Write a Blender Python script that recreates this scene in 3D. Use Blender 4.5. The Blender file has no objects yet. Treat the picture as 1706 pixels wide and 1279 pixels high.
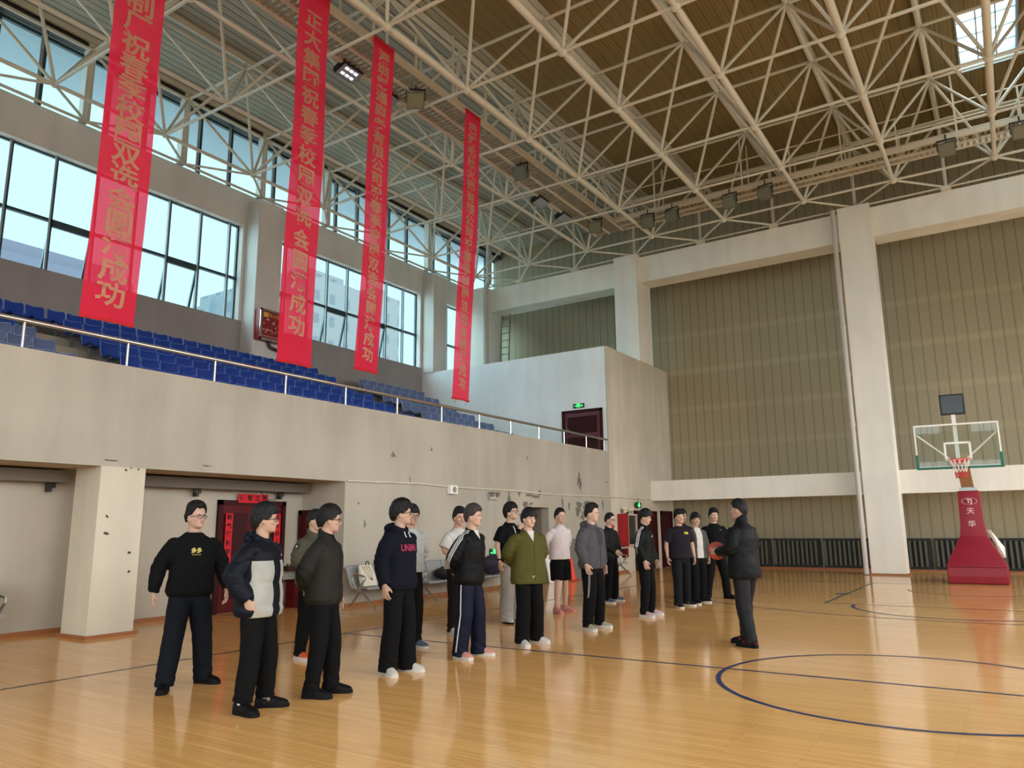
# A sports hall: players in two rows listening to a coach, balcony with blue seats, space-frame roof.
# x runs to the right along the far wall, y away along the left wall, z up (metres).
import bpy, bmesh, math, random
import numpy as np
from mathutils import Vector, Matrix, noise as mnoise
from mathutils.bvhtree import BVHTree

scene = bpy.context.scene
COL = scene.collection
PI = math.pi
random.seed(7)

# ---------------------------------------------------------------- camera
cam_data = bpy.data.cameras.new('camera')
cam = bpy.data.objects.new('camera', cam_data)
COL.objects.link(cam)
R_ = Vector((0.836033, 0.548593, -0.009680))
U_ = Vector((0.111131, -0.152029, 0.982108))
D_ = Vector((-0.537307, 0.822151, 0.188067))
M = Matrix((R_, U_, -D_)).transposed().to_4x4()
M.translation = (0, 0, 1.502)
cam.matrix_world = M
cam_data.sensor_width = 36.0
cam_data.lens = 26.54
cam_data.clip_end = 500
scene.camera = cam

# ---------------------------------------------------------------- world, light, exposure
scene.view_settings.view_transform = 'Standard'
scene.view_settings.look = 'None'
scene.view_settings.gamma = 1.0
scene.view_settings.use_curve_mapping = False
scene.view_settings.exposure = 0.35
scene.cycles.use_denoising = True
scene.cycles.max_bounces = 8
scene.cycles.diffuse_bounces = 5
scene.cycles.glossy_bounces = 4
scene.cycles.transparent_max_bounces = 12
scene.cycles.sample_clamp_indirect = 6.0
scene.cycles.caustics_reflective = False
scene.cycles.caustics_refractive = False

SKY_LEFT, SKY_RIGHT, SKY_TOP = 1.15, 7.0, 7.0
world = bpy.data.worlds.new('overcast_sky')
scene.world = world
world.use_nodes = True
wn = world.node_tree.nodes; wl = world.node_tree.links
wn.clear()
wout = wn.new('ShaderNodeOutputWorld'); wbg = wn.new('ShaderNodeBackground')
wtc = wn.new('ShaderNodeTexCoord'); wsep = wn.new('ShaderNodeSeparateXYZ')
wl.new(wtc.outputs['Generated'], wsep.inputs[0])
mr = wn.new('ShaderNodeMapRange'); mr.interpolation_type = 'SMOOTHSTEP'
mr.inputs[1].default_value = -0.15; mr.inputs[2].default_value = 0.62
mr.inputs[3].default_value = SKY_LEFT; mr.inputs[4].default_value = SKY_RIGHT
wneg = wn.new('ShaderNodeMath'); wneg.operation = 'MULTIPLY'; wneg.inputs[1].default_value = -1; wl.new(wsep.outputs[1], wneg.inputs[0])
wmax = wn.new('ShaderNodeMath'); wmax.operation = 'MAXIMUM'; wl.new(wsep.outputs[0], wmax.inputs[0]); wl.new(wneg.outputs[0], wmax.inputs[1])
wl.new(wmax.outputs[0], mr.inputs[0])
mz = wn.new('ShaderNodeMapRange'); mz.interpolation_type = 'SMOOTHSTEP'
mz.inputs[1].default_value = 0.72; mz.inputs[2].default_value = 1.0
mz.inputs[3].default_value = 0.0; mz.inputs[4].default_value = SKY_TOP
wl.new(wsep.outputs[2], mz.inputs[0])
wadd = wn.new('ShaderNodeMath'); wadd.operation = 'ADD'
wl.new(mr.outputs[0], wadd.inputs[0]); wl.new(mz.outputs[0], wadd.inputs[1])
wl.new(wadd.outputs[0], wbg.inputs[1])
wmix = wn.new('ShaderNodeMix'); wmix.data_type = 'RGBA'
wmix.inputs[6].default_value = (0.56, 0.86, 0.97, 1); wmix.inputs[7].default_value = (0.95, 0.98, 1.0, 1)
mc = wn.new('ShaderNodeMapRange'); mc.inputs[1].default_value = -0.4; mc.inputs[2].default_value = 0.4
wl.new(wsep.outputs[0], mc.inputs[0]); wl.new(mc.outputs[0], wmix.inputs[0])
wl.new(wmix.outputs[2], wbg.inputs[0]); wl.new(wbg.outputs[0], wout.inputs[0])

def portal(name, loc, rot, sx, sy):
    l = bpy.data.lights.new(name, 'AREA'); l.shape = 'RECTANGLE'; l.size = sx; l.size_y = sy
    l.cycles.is_portal = True
    o = bpy.data.objects.new(name, l); COL.objects.link(o); o.location = loc; o.rotation_euler = rot
# daylight through the windows: left wall, right wall, roof lights
portal('daylight_left', (-20.1, 8.0, 9.6), (0, -PI/2, 0), 3.3, 40)
portal('daylight_left_high', (-20.1, 8.0, 13.25), (0, -PI/2, 0), 2.2, 40)
portal('daylight_right', (9.95, 8.0, 5.6), (0, PI/2, 0), 6.2, 40)
portal('daylight_rear', (-1.0, -12.4, 3.1), (PI/2, 0, 0), 20.5, 4.8)
portal('daylight_rear_high', (2.2, -12.4, 8.2), (PI/2, 0, 0), 14, 2.2)
ROOF_LIGHTS = [(0.14, 1.50, 21.2, 24.2), (0.14, 1.50, 12.6, 15.6), (0.14, 1.50, 4.0, 7.0), (0.14, 1.50, -4.6, -1.6)]  # only the first is in view; the other three are added for their light
for a in ROOF_LIGHTS:
    portal('daylight_roof', ((a[0]+a[1])/2, (a[2]+a[3])/2, 14.9), (0, 0, 0), a[1]-a[0], a[3]-a[2])

# ---------------------------------------------------------------- materials
MATS = {}
def rgb(r, g, b): return tuple(((c/255.0)/12.92 if c/255.0 <= .04045 else ((c/255.0+.055)/1.055)**2.4) for c in (r, g, b)) + (1,)
def mat(name, color, rough=0.6, metal=0.0, spec=0.4, noise=0.0, nscale=3.0, bump=0.0, bscale=40.0, emit=None, estr=0.0, alpha=1.0, trans=0.0):
    m = bpy.data.materials.new(name); m.use_nodes = True
    nt = m.node_tree; b = nt.nodes['Principled BSDF']
    b.inputs['Base Color'].default_value = color
    b.inputs['Roughness'].default_value = rough
    b.inputs['Metallic'].default_value = metal
    b.inputs['Specular IOR Level'].default_value = spec
    b.inputs['Alpha'].default_value = alpha
    b.inputs['Transmission Weight'].default_value = trans
    if emit:
        b.inputs['Emission Color'].default_value = emit; b.inputs['Emission Strength'].default_value = estr
    tc = nt.nodes.new('ShaderNodeTexCoord')
    if noise:
        n = nt.nodes.new('ShaderNodeTexNoise'); n.inputs['Scale'].default_value = nscale; n.inputs['Detail'].default_value = 6
        nt.links.new(tc.outputs['Object'], n.inputs['Vector'])
        mx = nt.nodes.new('ShaderNodeMix'); mx.data_type = 'RGBA'; mx.blend_type = 'MULTIPLY'
        rp = nt.nodes.new('ShaderNodeMapRange'); rp.inputs[1].default_value = .3; rp.inputs[2].default_value = .7
        rp.inputs[3].default_value = 1-noise; rp.inputs[4].default_value = 1+noise*.3
        nt.links.new(n.outputs['Fac'], rp.inputs[0])
        mx.inputs[0].default_value = 1; mx.inputs[6].default_value = color
        nt.links.new(rp.outputs[0], mx.inputs[7]); nt.links.new(mx.outputs[2], b.inputs['Base Color'])
    if bump:
        n = nt.nodes.new('ShaderNodeTexNoise'); n.inputs['Scale'].default_value = bscale; n.inputs['Detail'].default_value = 4
        nt.links.new(tc.outputs['Object'], n.inputs['Vector'])
        bp = nt.nodes.new('ShaderNodeBump'); bp.inputs['Strength'].default_value = bump; bp.inputs['Distance'].default_value = .02
        nt.links.new(n.outputs['Fac'], bp.inputs['Height']); nt.links.new(bp.outputs[0], b.inputs['Normal'])
    MATS[name] = m
    return m

def nodes_of(m): return m.node_tree.nodes, m.node_tree.links, m.node_tree.nodes['Principled BSDF']

def plaster(name, color, stain=0.12, peel=0.0):
    """painted plaster with faint vertical grime and, low down or where it peels, grey patches"""
    m = mat(name, color, rough=.75, spec=.25); n, l, b = nodes_of(m)
    tc = n.new('ShaderNodeTexCoord'); mp = n.new('ShaderNodeMapping'); mp.inputs['Scale'].default_value = (1.3, 1.3, .22)
    l.new(tc.outputs['Object'], mp.inputs[0])
    t1 = n.new('ShaderNodeTexNoise'); t1.inputs['Scale'].default_value = 1.5; t1.inputs['Detail'].default_value = 7; l.new(mp.outputs[0], t1.inputs['Vector'])
    t2 = n.new('ShaderNodeTexNoise'); t2.inputs['Scale'].default_value = .55; t2.inputs['Detail'].default_value = 5; l.new(tc.outputs['Object'], t2.inputs['Vector'])
    ad = n.new('ShaderNodeMath'); ad.operation = 'ADD'; l.new(t1.outputs[0], ad.inputs[0]); l.new(t2.outputs[0], ad.inputs[1])
    rp = n.new('ShaderNodeMapRange'); rp.inputs[1].default_value = .8; rp.inputs[2].default_value = 1.2; rp.inputs[3].default_value = 1-stain; rp.inputs[4].default_value = 1.03
    l.new(ad.outputs[0], rp.inputs[0])
    mx = n.new('ShaderNodeMix'); mx.data_type = 'RGBA'; mx.blend_type = 'MULTIPLY'; mx.inputs[0].default_value = 1; mx.inputs[6].default_value = color
    l.new(rp.outputs[0], mx.inputs[7]); l.new(mx.outputs[2], b.inputs['Base Color'])
    return m

def sheet(name, color, axis, pitch, seam=.55, bands=(), vposts=(), rib=.3):
    """profiled sheet: dark seams at a regular pitch along an axis, soft lighter rails behind"""
    m = mat(name, color, rough=.6, spec=.3); n, l, b = nodes_of(m)
    tc = n.new('ShaderNodeTexCoord'); sp = n.new('ShaderNodeSeparateXYZ'); l.new(tc.outputs['Object'], sp.inputs[0])
    mm = n.new('ShaderNodeMath'); mm.operation = 'MODULO'; mm.inputs[1].default_value = pitch
    off = n.new('ShaderNodeMath'); off.operation = 'ADD'; off.inputs[1].default_value = 200.0; l.new(sp.outputs[axis], off.inputs[0]); l.new(off.outputs[0], mm.inputs[0])
    g = n.new('ShaderNodeMath'); g.operation = 'LESS_THAN'; g.inputs[1].default_value = .035; l.new(mm.outputs[0], g.inputs[0])
    s = n.new('ShaderNodeMapRange'); s.inputs[3].default_value = 1; s.inputs[4].default_value = seam; l.new(g.outputs[0], s.inputs[0])
    # each sheet a shade of its own
    fl = n.new('ShaderNodeMath'); fl.operation = 'DIVIDE'; fl.inputs[1].default_value = pitch*3; l.new(off.outputs[0], fl.inputs[0])
    f2 = n.new('ShaderNodeMath'); f2.operation = 'FLOOR'; l.new(fl.outputs[0], f2.inputs[0])
    wn_ = n.new('ShaderNodeTexWhiteNoise'); wn_.noise_dimensions = '1D'; l.new(f2.outputs[0], wn_.inputs['W'])
    v = n.new('ShaderNodeMapRange'); v.inputs[3].default_value = .95; v.inputs[4].default_value = 1.04; l.new(wn_.outputs[0], v.inputs[0])
    pr = n.new('ShaderNodeMath'); pr.operation = 'MULTIPLY'; l.new(s.outputs[0], pr.inputs[0]); l.new(v.outputs[0], pr.inputs[1])
    last = pr
    for (ax, c, w, k) in bands:
        d = n.new('ShaderNodeMath'); d.operation = 'SUBTRACT'; d.inputs[1].default_value = c; l.new(sp.outputs[ax], d.inputs[0])
        a = n.new('ShaderNodeMath'); a.operation = 'ABSOLUTE'; l.new(d.outputs[0], a.inputs[0])
        q = n.new('ShaderNodeMapRange'); q.interpolation_type = 'SMOOTHSTEP'; q.inputs[1].default_value = w*.4; q.inputs[2].default_value = w; q.inputs[3].default_value = k; q.inputs[4].default_value = 1
        l.new(a.outputs[0], q.inputs[0])
        p2 = n.new('ShaderNodeMath'); p2.operation = 'MULTIPLY'; l.new(last.outputs[0], p2.inputs[0]); l.new(q.outputs[0], p2.inputs[1]); last = p2
    mx = n.new('ShaderNodeMix'); mx.data_type = 'RGBA'; mx.blend_type = 'MULTIPLY'; mx.inputs[0].default_value = 1; mx.inputs[6].default_value = color
    l.new(last.outputs[0], mx.inputs[7]); l.new(mx.outputs[2], b.inputs['Base Color'])
    wv = n.new('ShaderNodeMath'); wv.operation = 'SINE'; m4 = n.new('ShaderNodeMath'); m4.operation = 'MULTIPLY'; m4.inputs[1].default_value = 2*PI/(pitch/3); l.new(sp.outputs[axis], m4.inputs[0]); l.new(m4.outputs[0], wv.inputs[0])
    bp = n.new('ShaderNodeBump'); bp.inputs['Strength'].default_value = rib; bp.inputs['Distance'].default_value = .02; l.new(wv.outputs[0], bp.inputs['Height']); l.new(bp.outputs[0], b.inputs['Normal'])
    return m

def wood_floor(name):
    m = mat(name, (.6, .38, .16, 1), rough=.12, spec=.75); n, l, b = nodes_of(m)
    tc = n.new('ShaderNodeTexCoord'); mp = n.new('ShaderNodeMapping'); l.new(tc.outputs['Object'], mp.inputs[0])
    br = n.new('ShaderNodeTexBrick'); l.new(mp.outputs[0], br.inputs['Vector'])
    br.offset = .37; br.inputs['Scale'].default_value = 1.0; br.inputs['Brick Width'].default_value = 1.35; br.inputs['Row Height'].default_value = .06
    br.inputs['Mortar Size'].default_value = .0016; br.inputs['Mortar Smooth'].default_value = .3; br.inputs['Bias'].default_value = 0
    br.inputs['Color1'].default_value = rgb(242, 186, 116); br.inputs['Color2'].default_value = rgb(232, 174, 104); br.inputs['Mortar'].default_value = rgb(180, 130, 78)
    m2 = n.new('ShaderNodeMapping'); m2.inputs['Scale'].default_value = (.5, 9, 1); l.new(tc.outputs['Object'], m2.inputs[0])
    no = n.new('ShaderNodeTexNoise'); no.inputs['Scale'].default_value = 2.2; no.inputs['Detail'].default_value = 8; l.new(m2.outputs[0], no.inputs['Vector'])
    rp = n.new('ShaderNodeMapRange'); rp.inputs[1].default_value = .3; rp.inputs[2].default_value = .7; rp.inputs[3].default_value = .88; rp.inputs[4].default_value = 1.07; l.new(no.outputs[0], rp.inputs[0])
    mx = n.new('ShaderNodeMix'); mx.data_type = 'RGBA'; mx.blend_type = 'MULTIPLY'; mx.inputs[0].default_value = 1
    l.new(br.outputs['Color'], mx.inputs[6]); l.new(rp.outputs[0], mx.inputs[7]); l.new(mx.outputs[2], b.inputs['Base Color'])
    n2 = n.new('ShaderNodeTexNoise'); n2.inputs['Scale'].default_value = .9; n2.inputs['Detail'].default_value = 3; l.new(tc.outputs['Object'], n2.inputs['Vector'])
    rr = n.new('ShaderNodeMapRange'); rr.inputs[3].default_value = .07; rr.inputs[4].default_value = .15; l.new(n2.outputs[0], rr.inputs[0]); l.new(rr.outputs[0], b.inputs['Roughness'])
    m3 = n.new('ShaderNodeMapping'); m3.inputs['Scale'].default_value = (.8, 16.6, 1); l.new(tc.outputs['Object'], m3.inputs[0])
    n3 = n.new('ShaderNodeTexNoise'); n3.inputs['Scale'].default_value = 1.0; n3.inputs['Detail'].default_value = 2; l.new(m3.outputs[0], n3.inputs['Vector'])
    bp = n.new('ShaderNodeBump'); bp.inputs['Strength'].default_value = .045; bp.inputs['Distance'].default_value = .02; l.new(n3.outputs[0], bp.inputs['Height']); l.new(bp.outputs[0], b.inputs['Normal'])
    return m

def glass(name, tint=(.92, .98, .97, 1), refl=.12):
    m = bpy.data.materials.new(name); m.use_nodes = True; n = m.node_tree.nodes; l = m.node_tree.links; n.clear()
    o = n.new('ShaderNodeOutputMaterial'); tr = n.new('ShaderNodeBsdfTransparent'); tr.inputs[0].default_value = tint
    gl = n.new('ShaderNodeBsdfGlossy'); gl.inputs['Roughness'].default_value = .02
    fr = n.new('ShaderNodeFresnel'); fr.inputs[0].default_value = 1.0+refl*4
    ge = n.new('ShaderNodeNewGeometry'); iv = n.new('ShaderNodeMath'); iv.operation = 'SUBTRACT'; iv.inputs[0].default_value = 1; l.new(ge.outputs['Backfacing'], iv.inputs[1])
    mu = n.new('ShaderNodeMath'); mu.operation = 'MULTIPLY'; l.new(fr.outputs[0], mu.inputs[0]); l.new(iv.outputs[0], mu.inputs[1])
    mx = n.new('ShaderNodeMixShader'); l.new(mu.outputs[0], mx.inputs[0]); l.new(tr.outputs[0], mx.inputs[1]); l.new(gl.outputs[0], mx.inputs[2]); l.new(mx.outputs[0], o.inputs[0])
    MATS[name] = m
    return m

def banner_cloth(name, color):
    m = bpy.data.materials.new(name); m.use_nodes = True; n = m.node_tree.nodes; l = m.node_tree.links; n.clear()
    o = n.new('ShaderNodeOutputMaterial'); d = n.new('ShaderNodeBsdfDiffuse'); t = n.new('ShaderNodeBsdfTranslucent'); tr = n.new('ShaderNodeBsdfTransparent')
    d.inputs[0].default_value = color; t.inputs[0].default_value = color; tr.inputs[0].default_value = (1, .42, .5, 1)
    a = n.new('ShaderNodeMixShader'); a.inputs[0].default_value = .45; l.new(d.outputs[0], a.inputs[1]); l.new(t.outputs[0], a.inputs[2])
    c = n.new('ShaderNodeMixShader'); c.inputs[0].default_value = .17; l.new(a.outputs[0], c.inputs[1]); l.new(tr.outputs[0], c.inputs[2]); l.new(c.outputs[0], o.inputs[0])
    MATS[name] = m
    return m

WHITE = plaster('white_plaster', rgb(236, 232, 222), .08)
WALLP = plaster('cream_plaster', rgb(204, 196, 178), .13)
SHADEP = plaster('grey_white_plaster', rgb(214, 210, 204), .10)
STEEL = mat('cream_painted_steel', rgb(212, 206, 190), rough=.45)
GREYM = mat('grey_metal', rgb(150, 150, 148), rough=.35, metal=.6)
CHROME = mat('brushed_steel', rgb(190, 188, 180), rough=.22, metal=.9)
DARKM = mat('dark_metal', rgb(48, 48, 46), rough=.5, metal=.2)
BLACK = mat('black_plastic', rgb(22, 22, 24), rough=.5)
DUCTM = mat('duct_grey', rgb(104, 96, 84), rough=.6)
FRAMEG = mat('window_frame_dark', rgb(44, 66, 70), rough=.45)
FRAMEW = mat('window_frame_grey', rgb(150, 160, 164), rough=.5)
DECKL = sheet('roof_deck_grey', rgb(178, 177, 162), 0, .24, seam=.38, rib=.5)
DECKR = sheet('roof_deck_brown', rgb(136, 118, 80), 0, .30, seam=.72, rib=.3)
PANEL = sheet('beige_wall_sheet', rgb(160, 150, 124), 0, .34, seam=.62,
              bands=[(2, 9.15, .16, 1.10), (2, 7.65, .16, 1.12), (2, 6.12, .16, 1.10), (2, 4.66, .16, 1.08), (0, -7.6, .16, 1.12), (0, .55, .16, 1.12), (0, -15.7, .16, 1.1)], rib=.07)
FLOORM = wood_floor('maple_strip_floor')
SKIRT = mat('wood_skirting', rgb(150, 96, 58), rough=.4)
MAROON = mat('maroon_paint', rgb(84, 18, 20), rough=.55, spec=.15, noise=.1)
MAROOND = mat('dark_maroon_paint', rgb(54, 13, 15), rough=.55, spec=.15)
RED = mat('bright_red', rgb(190, 24, 30), rough=.5)
GLASS = glass('clear_glass', (.93, .97, .97, 1), .10)
RAILGL = glass('railing_glass', (.90, .94, .93, 1), .03)
BOARDGL = glass('backboard_glass', (.93, .97, .96, 1), .09)
TREAD = mat('concrete_tier', rgb(184, 170, 152), rough=.8, noise=.1)
# ---------------------------------------------------------------- mesh helpers
class MB:
    def __init__(s): s.v = []; s.f = []; s.mi = []; s.cur = 0
    def add(s, vs, fs):
        b = len(s.v); s.v += [tuple(x) for x in vs]; s.f += [tuple(i+b for i in f) for f in fs]; s.mi += [s.cur]*len(fs); return s
    def box(s, a, b):
        x0, y0, z0 = a; x1, y1, z1 = b
        if x0 > x1: x0, x1 = x1, x0
        if y0 > y1: y0, y1 = y1, y0
        if z0 > z1: z0, z1 = z1, z0
        return s.add([(x0,y0,z0),(x1,y0,z0),(x1,y1,z0),(x0,y1,z0),(x0,y0,z1),(x1,y0,z1),(x1,y1,z1),(x0,y1,z1)],
                     [(0,3,2,1),(4,5,6,7),(0,1,5,4),(1,2,6,5),(2,3,7,6),(3,0,4,7)])
    def rbox(s, a, b, r):
        """box with chamfered vertical edges"""
        x0, y0, z0 = a; x1, y1, z1 = b
        pts = [(x0+r,y0),(x1-r,y0),(x1,y0+r),(x1,y1-r),(x1-r,y1),(x0+r,y1),(x0,y1-r),(x0,y0+r)]
        return s.prism(pts, z0, z1)
    def prism(s, pts, z0, z1):
        n = len(pts)
        return s.add([(x,y,z0) for x,y in pts]+[(x,y,z1) for x,y in pts],
                     [tuple(range(n-1,-1,-1)), tuple(range(n,2*n))]+[(i,(i+1)%n,n+(i+1)%n,n+i) for i in range(n)])
    def extr(s, pts3, vec):
        """planar polygon (3d points) extruded along vec"""
        n = len(pts3); v = Vector(vec)
        return s.add([tuple(q) for q in pts3]+[tuple(Vector(q)+v) for q in pts3],
                     [tuple(range(n-1,-1,-1)), tuple(range(n,2*n))]+[(i,(i+1)%n,n+(i+1)%n,n+i) for i in range(n)])
    def tube(s, path, r, n=8, cap=True):
        path = [Vector(q) for q in path]; m = len(path)
        rs = r if isinstance(r, (list, tuple)) else [r]*m
        up = None; rings = []
        for i, q in enumerate(path):
            d = (path[min(i+1,m-1)]-path[max(i-1,0)]).normalized()
            if up is None:
                up = Vector((0,0,1)) if abs(d.z) < .9 else Vector((1,0,0))
            a = d.cross(up).normalized(); up = a.cross(d).normalized()
            rr = rs[i]; ra, rb = rr if isinstance(rr, tuple) else (rr, rr)
            rings.append([q + a*(ra*math.cos(2*PI*k/n)) + up*(rb*math.sin(2*PI*k/n)) for k in range(n)])
        return s.loft(rings, cap)
    def loft(s, rings, cap=True):
        n = len(rings[0]); vs = [q for rg in rings for q in rg]; fs = []
        for i in range(len(rings)-1):
            for k in range(n):
                fs.append((i*n+k, i*n+(k+1)%n, (i+1)*n+(k+1)%n, (i+1)*n+k))
        if cap:
            fs.append(tuple(range(n-1,-1,-1))); fs.append(tuple((len(rings)-1)*n+k for k in range(n)))
        return s.add(vs, fs)
    def ell(s, c, r, n=14, m=9, rot=None):
        c = Vector(c); r = r if isinstance(r, (tuple, list)) else (r, r, r)
        rings = []
        vs = [Vector((0,0,-r[2]))]
        for i in range(1, m):
            t = -PI/2+PI*i/m
            for k in range(n):
                a = 2*PI*k/n; vs.append(Vector((r[0]*math.cos(t)*math.cos(a), r[1]*math.cos(t)*math.sin(a), r[2]*math.sin(t))))
        vs.append(Vector((0,0,r[2])))
        if rot is not None: vs = [rot @ q for q in vs]
        vs = [q+c for q in vs]
        fs = [(0, 1+(k+1)%n, 1+k) for k in range(n)]
        for i in range(m-2):
            for k in range(n): fs.append((1+i*n+k, 1+i*n+(k+1)%n, 1+(i+1)*n+(k+1)%n, 1+(i+1)*n+k))
        L = len(vs)-1
        fs += [(L, 1+(m-2)*n+k, 1+(m-2)*n+(k+1)%n) for k in range(n)]
        return s.add(vs, fs)
    def torus(s, c, R, r, n=28, m=8, rot=None, a0=0, a1=2*PI):
        c = Vector(c); full = abs(a1-a0-2*PI) < 1e-6
        rings = []
        cnt = n if full else n+1
        for i in range(cnt):
            a = a0+(a1-a0)*i/n
            rg = []
            for k in range(m):
                b = 2*PI*k/m
                q = Vector(((R+r*math.cos(b))*math.cos(a), (R+r*math.cos(b))*math.sin(a), r*math.sin(b)))
                if rot is not None: q = rot @ q
                rg.append(q+c)
            rings.append(rg)
        if full: rings.append(rings[0])
        return s.loft(rings, not full)
    def cyl(s, c, r, h, n=20): return s.tube([c, (c[0], c[1], c[2]+h)], r, n)
    def plane(s, pts): return s.add(pts, [tuple(range(len(pts)))])

OFF = {}
def link(o, parent=None):
    COL.objects.link(o)
    if parent is not None: o.parent = parent
    return o
def mesh_obj(name, me, parent=None, smooth=False):
    o = bpy.data.objects.new(name, me); link(o, parent)
    if smooth: me.polygons.foreach_set('use_smooth', [True]*len(me.polygons))
    return o
def obj(name, mb, mats, parent=None, smooth=False, bevel=0.0):
    """links the collected shapes as ONE mesh object (in the parent's frame when it has one)"""
    me = bpy.data.meshes.new(name)
    if parent is not None: off = OFF.get(parent.name, Vector((0,0,0)))
    else:
        xs = list(zip(*mb.v)); off = Vector(((min(xs[0])+max(xs[0]))/2, (min(xs[1])+max(xs[1]))/2, min(xs[2])))
    me.from_pydata([(x-off.x, y-off.y, z-off.z) for x, y, z in mb.v], [], mb.f)
    for m in (mats if isinstance(mats, (list, tuple)) else [mats]): me.materials.append(m)
    if len(me.materials) > 1: me.polygons.foreach_set('material_index', mb.mi)
    bm = bmesh.new(); bm.from_mesh(me); bmesh.ops.recalc_face_normals(bm, faces=bm.faces)
    if bevel: bmesh.ops.bevel(bm, geom=bm.edges[:], offset=bevel, segments=2, affect='EDGES', profile=.6)
    bm.to_mesh(me); bm.free()
    o = mesh_obj(name, me, parent, smooth)
    if smooth: smooth_angle(me, 40)
    if parent is None: o.location = off
    OFF[o.name] = off
    return o
def smooth_angle(me, deg):
    me.set_sharp_from_angle(angle=math.radians(deg))
def empty(name, loc=(0,0,0), rz=0.0):
    o = bpy.data.objects.new(name, None); o.empty_display_size = .2; link(o); o.location = loc; o.rotation_euler = (0,0,rz)
    OFF[o.name] = Vector(loc) if rz == 0 else Vector((0,0,0))
    return o
def tag(o, label=None, cat=None, group=None, kind=None):
    if label: o['label'] = label
    if cat: o['category'] = cat
    if group: o['group'] = group
    if kind: o['kind'] = kind
    return o
def struct(o): o['kind'] = 'structure'; return o
def local(o): OFF[o.name] = Vector((0,0,0)); return o
def copy_tree(o, parent=None):
    c = o.copy(); COL.objects.link(c)
    if parent is not None: c.parent = parent
    for ch in o.children: copy_tree(ch, c)
    return c
def many(name, items, mats, parent, smooth=True, cap=100):
    """items: list of (distance, function(mb)); the nearest `cap` become parts, the rest one stuff part"""
    items = sorted(items, key=lambda t: t[0])
    for d, fn in items[:cap]:
        mb = MB(); fn(mb); obj(name, mb, mats, parent, smooth)
    if len(items) > cap:
        mb = MB()
        for d, fn in items[cap:]: fn(mb)
        o = obj(name, mb, mats, parent, smooth); o['kind'] = 'stuff'
def text_mesh(body, size, mats, name, parent, M, extrude=.004, bold=.0, align='CENTER', sx=1.0):
    """writing as a mesh; M places the text plane (x right, y up, z out) in the parent's frame"""
    c = bpy.data.curves.new('txt', 'FONT'); c.body = body; c.size = size; c.extrude = extrude; c.offset = bold; c.align_x = align; c.align_y = 'CENTER'; c.resolution_u = 3
    o = bpy.data.objects.new('txt', c); COL.objects.link(o)
    dg = bpy.context.evaluated_depsgraph_get(); dg.update()
    me = bpy.data.meshes.new_from_object(o.evaluated_get(dg)); me.name = name
    bpy.data.objects.remove(o); bpy.data.curves.remove(c)
    S = Matrix.Diagonal((sx, 1, 1, 1))
    me.transform(M @ S)
    me.materials.clear(); me.materials.append(mats)
    return mesh_obj(name, me, parent)
def plane_m(origin, xdir, ydir):
    x = Vector(xdir).normalized(); y = Vector(ydir).normalized(); z = x.cross(y)
    m = Matrix((x, y, z)).transposed().to_4x4(); m.translation = Vector(origin); return m
CAMP = Vector((0, 0, 1.5))
def dist(q): return (Vector(q)-CAMP).length
def nth(k): return ['first','second','third','fourth','fifth','sixth','seventh','eighth','ninth','tenth','eleventh','twelfth','thirteenth','fourteenth','fifteenth','sixteenth','seventeenth','eighteenth','nineteenth','twentieth'][k]
# ---------------------------------------------------------------- the hall
XW, XB, XR, YF, YE, YB = -11.3, -19.6, -12.55, 28.9, 23.3, -12.0     # balcony front, window wall, recess back, far sheet wall, balcony end, rear wall
XC = -1.0                                                            # court centre line
XRW = 9.6
# floor with its painted lines
fl = MB(); fl.box((-13.2, YB-.3, -.3), (10.5, YF+.4, 0))
floor = struct(obj('floor', fl, FLOORM)); fo = OFF['floor']
LINEB = mat('court_paint_blue', rgb(24, 48, 104), rough=.28)
LINEK = mat('court_paint_dark', rgb(34, 42, 66), rough=.28)
LINEG = mat('court_paint_green', rgb(26, 74, 72), rough=.28)
def line(name, p, q, w, m, z=.002):
    p = Vector(p); q = Vector(q); d = (q-p).normalized(); nn = Vector((-d.y, d.x))*w/2
    mb = MB(); mb.plane([(*(p+nn), z), (*(p-nn), z), (*(q-nn), z), (*(q+nn), z)]); return obj(name, mb, m, floor)
def arc(name, c, r, a0, a1, w, m, z=.002, n=96):
    mb = MB(); vs = []
    for i in range(n+1):
        a = a0+(a1-a0)*i/n
        vs += [(c[0]+(r-w)*math.cos(a), c[1]+(r-w)*math.sin(a), z), (c[0]+r*math.cos(a), c[1]+r*math.sin(a), z)]
    mb.add(vs, [(2*i, 2*i+1, 2*i+3, 2*i+2) for i in range(n)]); return obj(name, mb, m, floor)
CY = 8.42
arc('center_circle', (XC, CY), 1.8, 0, 2*PI, .05, LINEB, .003)
line('half_court_line', (XC-7.5, CY), (XC+7.5, CY), .05, LINEB)
line('sideline', (XC-7.5, YB+2), (XC-7.5, CY+14), .05, LINEK)
line('sideline', (XC+7.5, YB+2), (XC+7.5, CY+14), .05, LINEK)
line('baseline', (XC-7.5, CY+14), (XC+7.5, CY+14), .05, LINEK)
arc('three_point_line', (XC, 20.8), 6.75, PI, 2*PI, .05, LINEK)
arc('free_throw_circle', (XC, 16.2), 1.8, PI, 2*PI, .06, LINEB, .003)
line('free_throw_line', (XC-2.35, 16.3), (XC+2.35, 16.3), .05, LINEK)
line('lane_line', (XC-2.33, 16.3), (XC-2.33, CY+14), .06, LINEG)
line('lane_line', (XC+2.33, 16.3), (XC+2.33, CY+14), .06, LINEG)
line('lane_mark', (XC-2.53, 18.6), (XC-2.36, 18.6), .35, LINEB)
arc('restricted_area_arc', (XC, 20.5), 1.3, PI, 2*PI, .05, LINEK)

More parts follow.
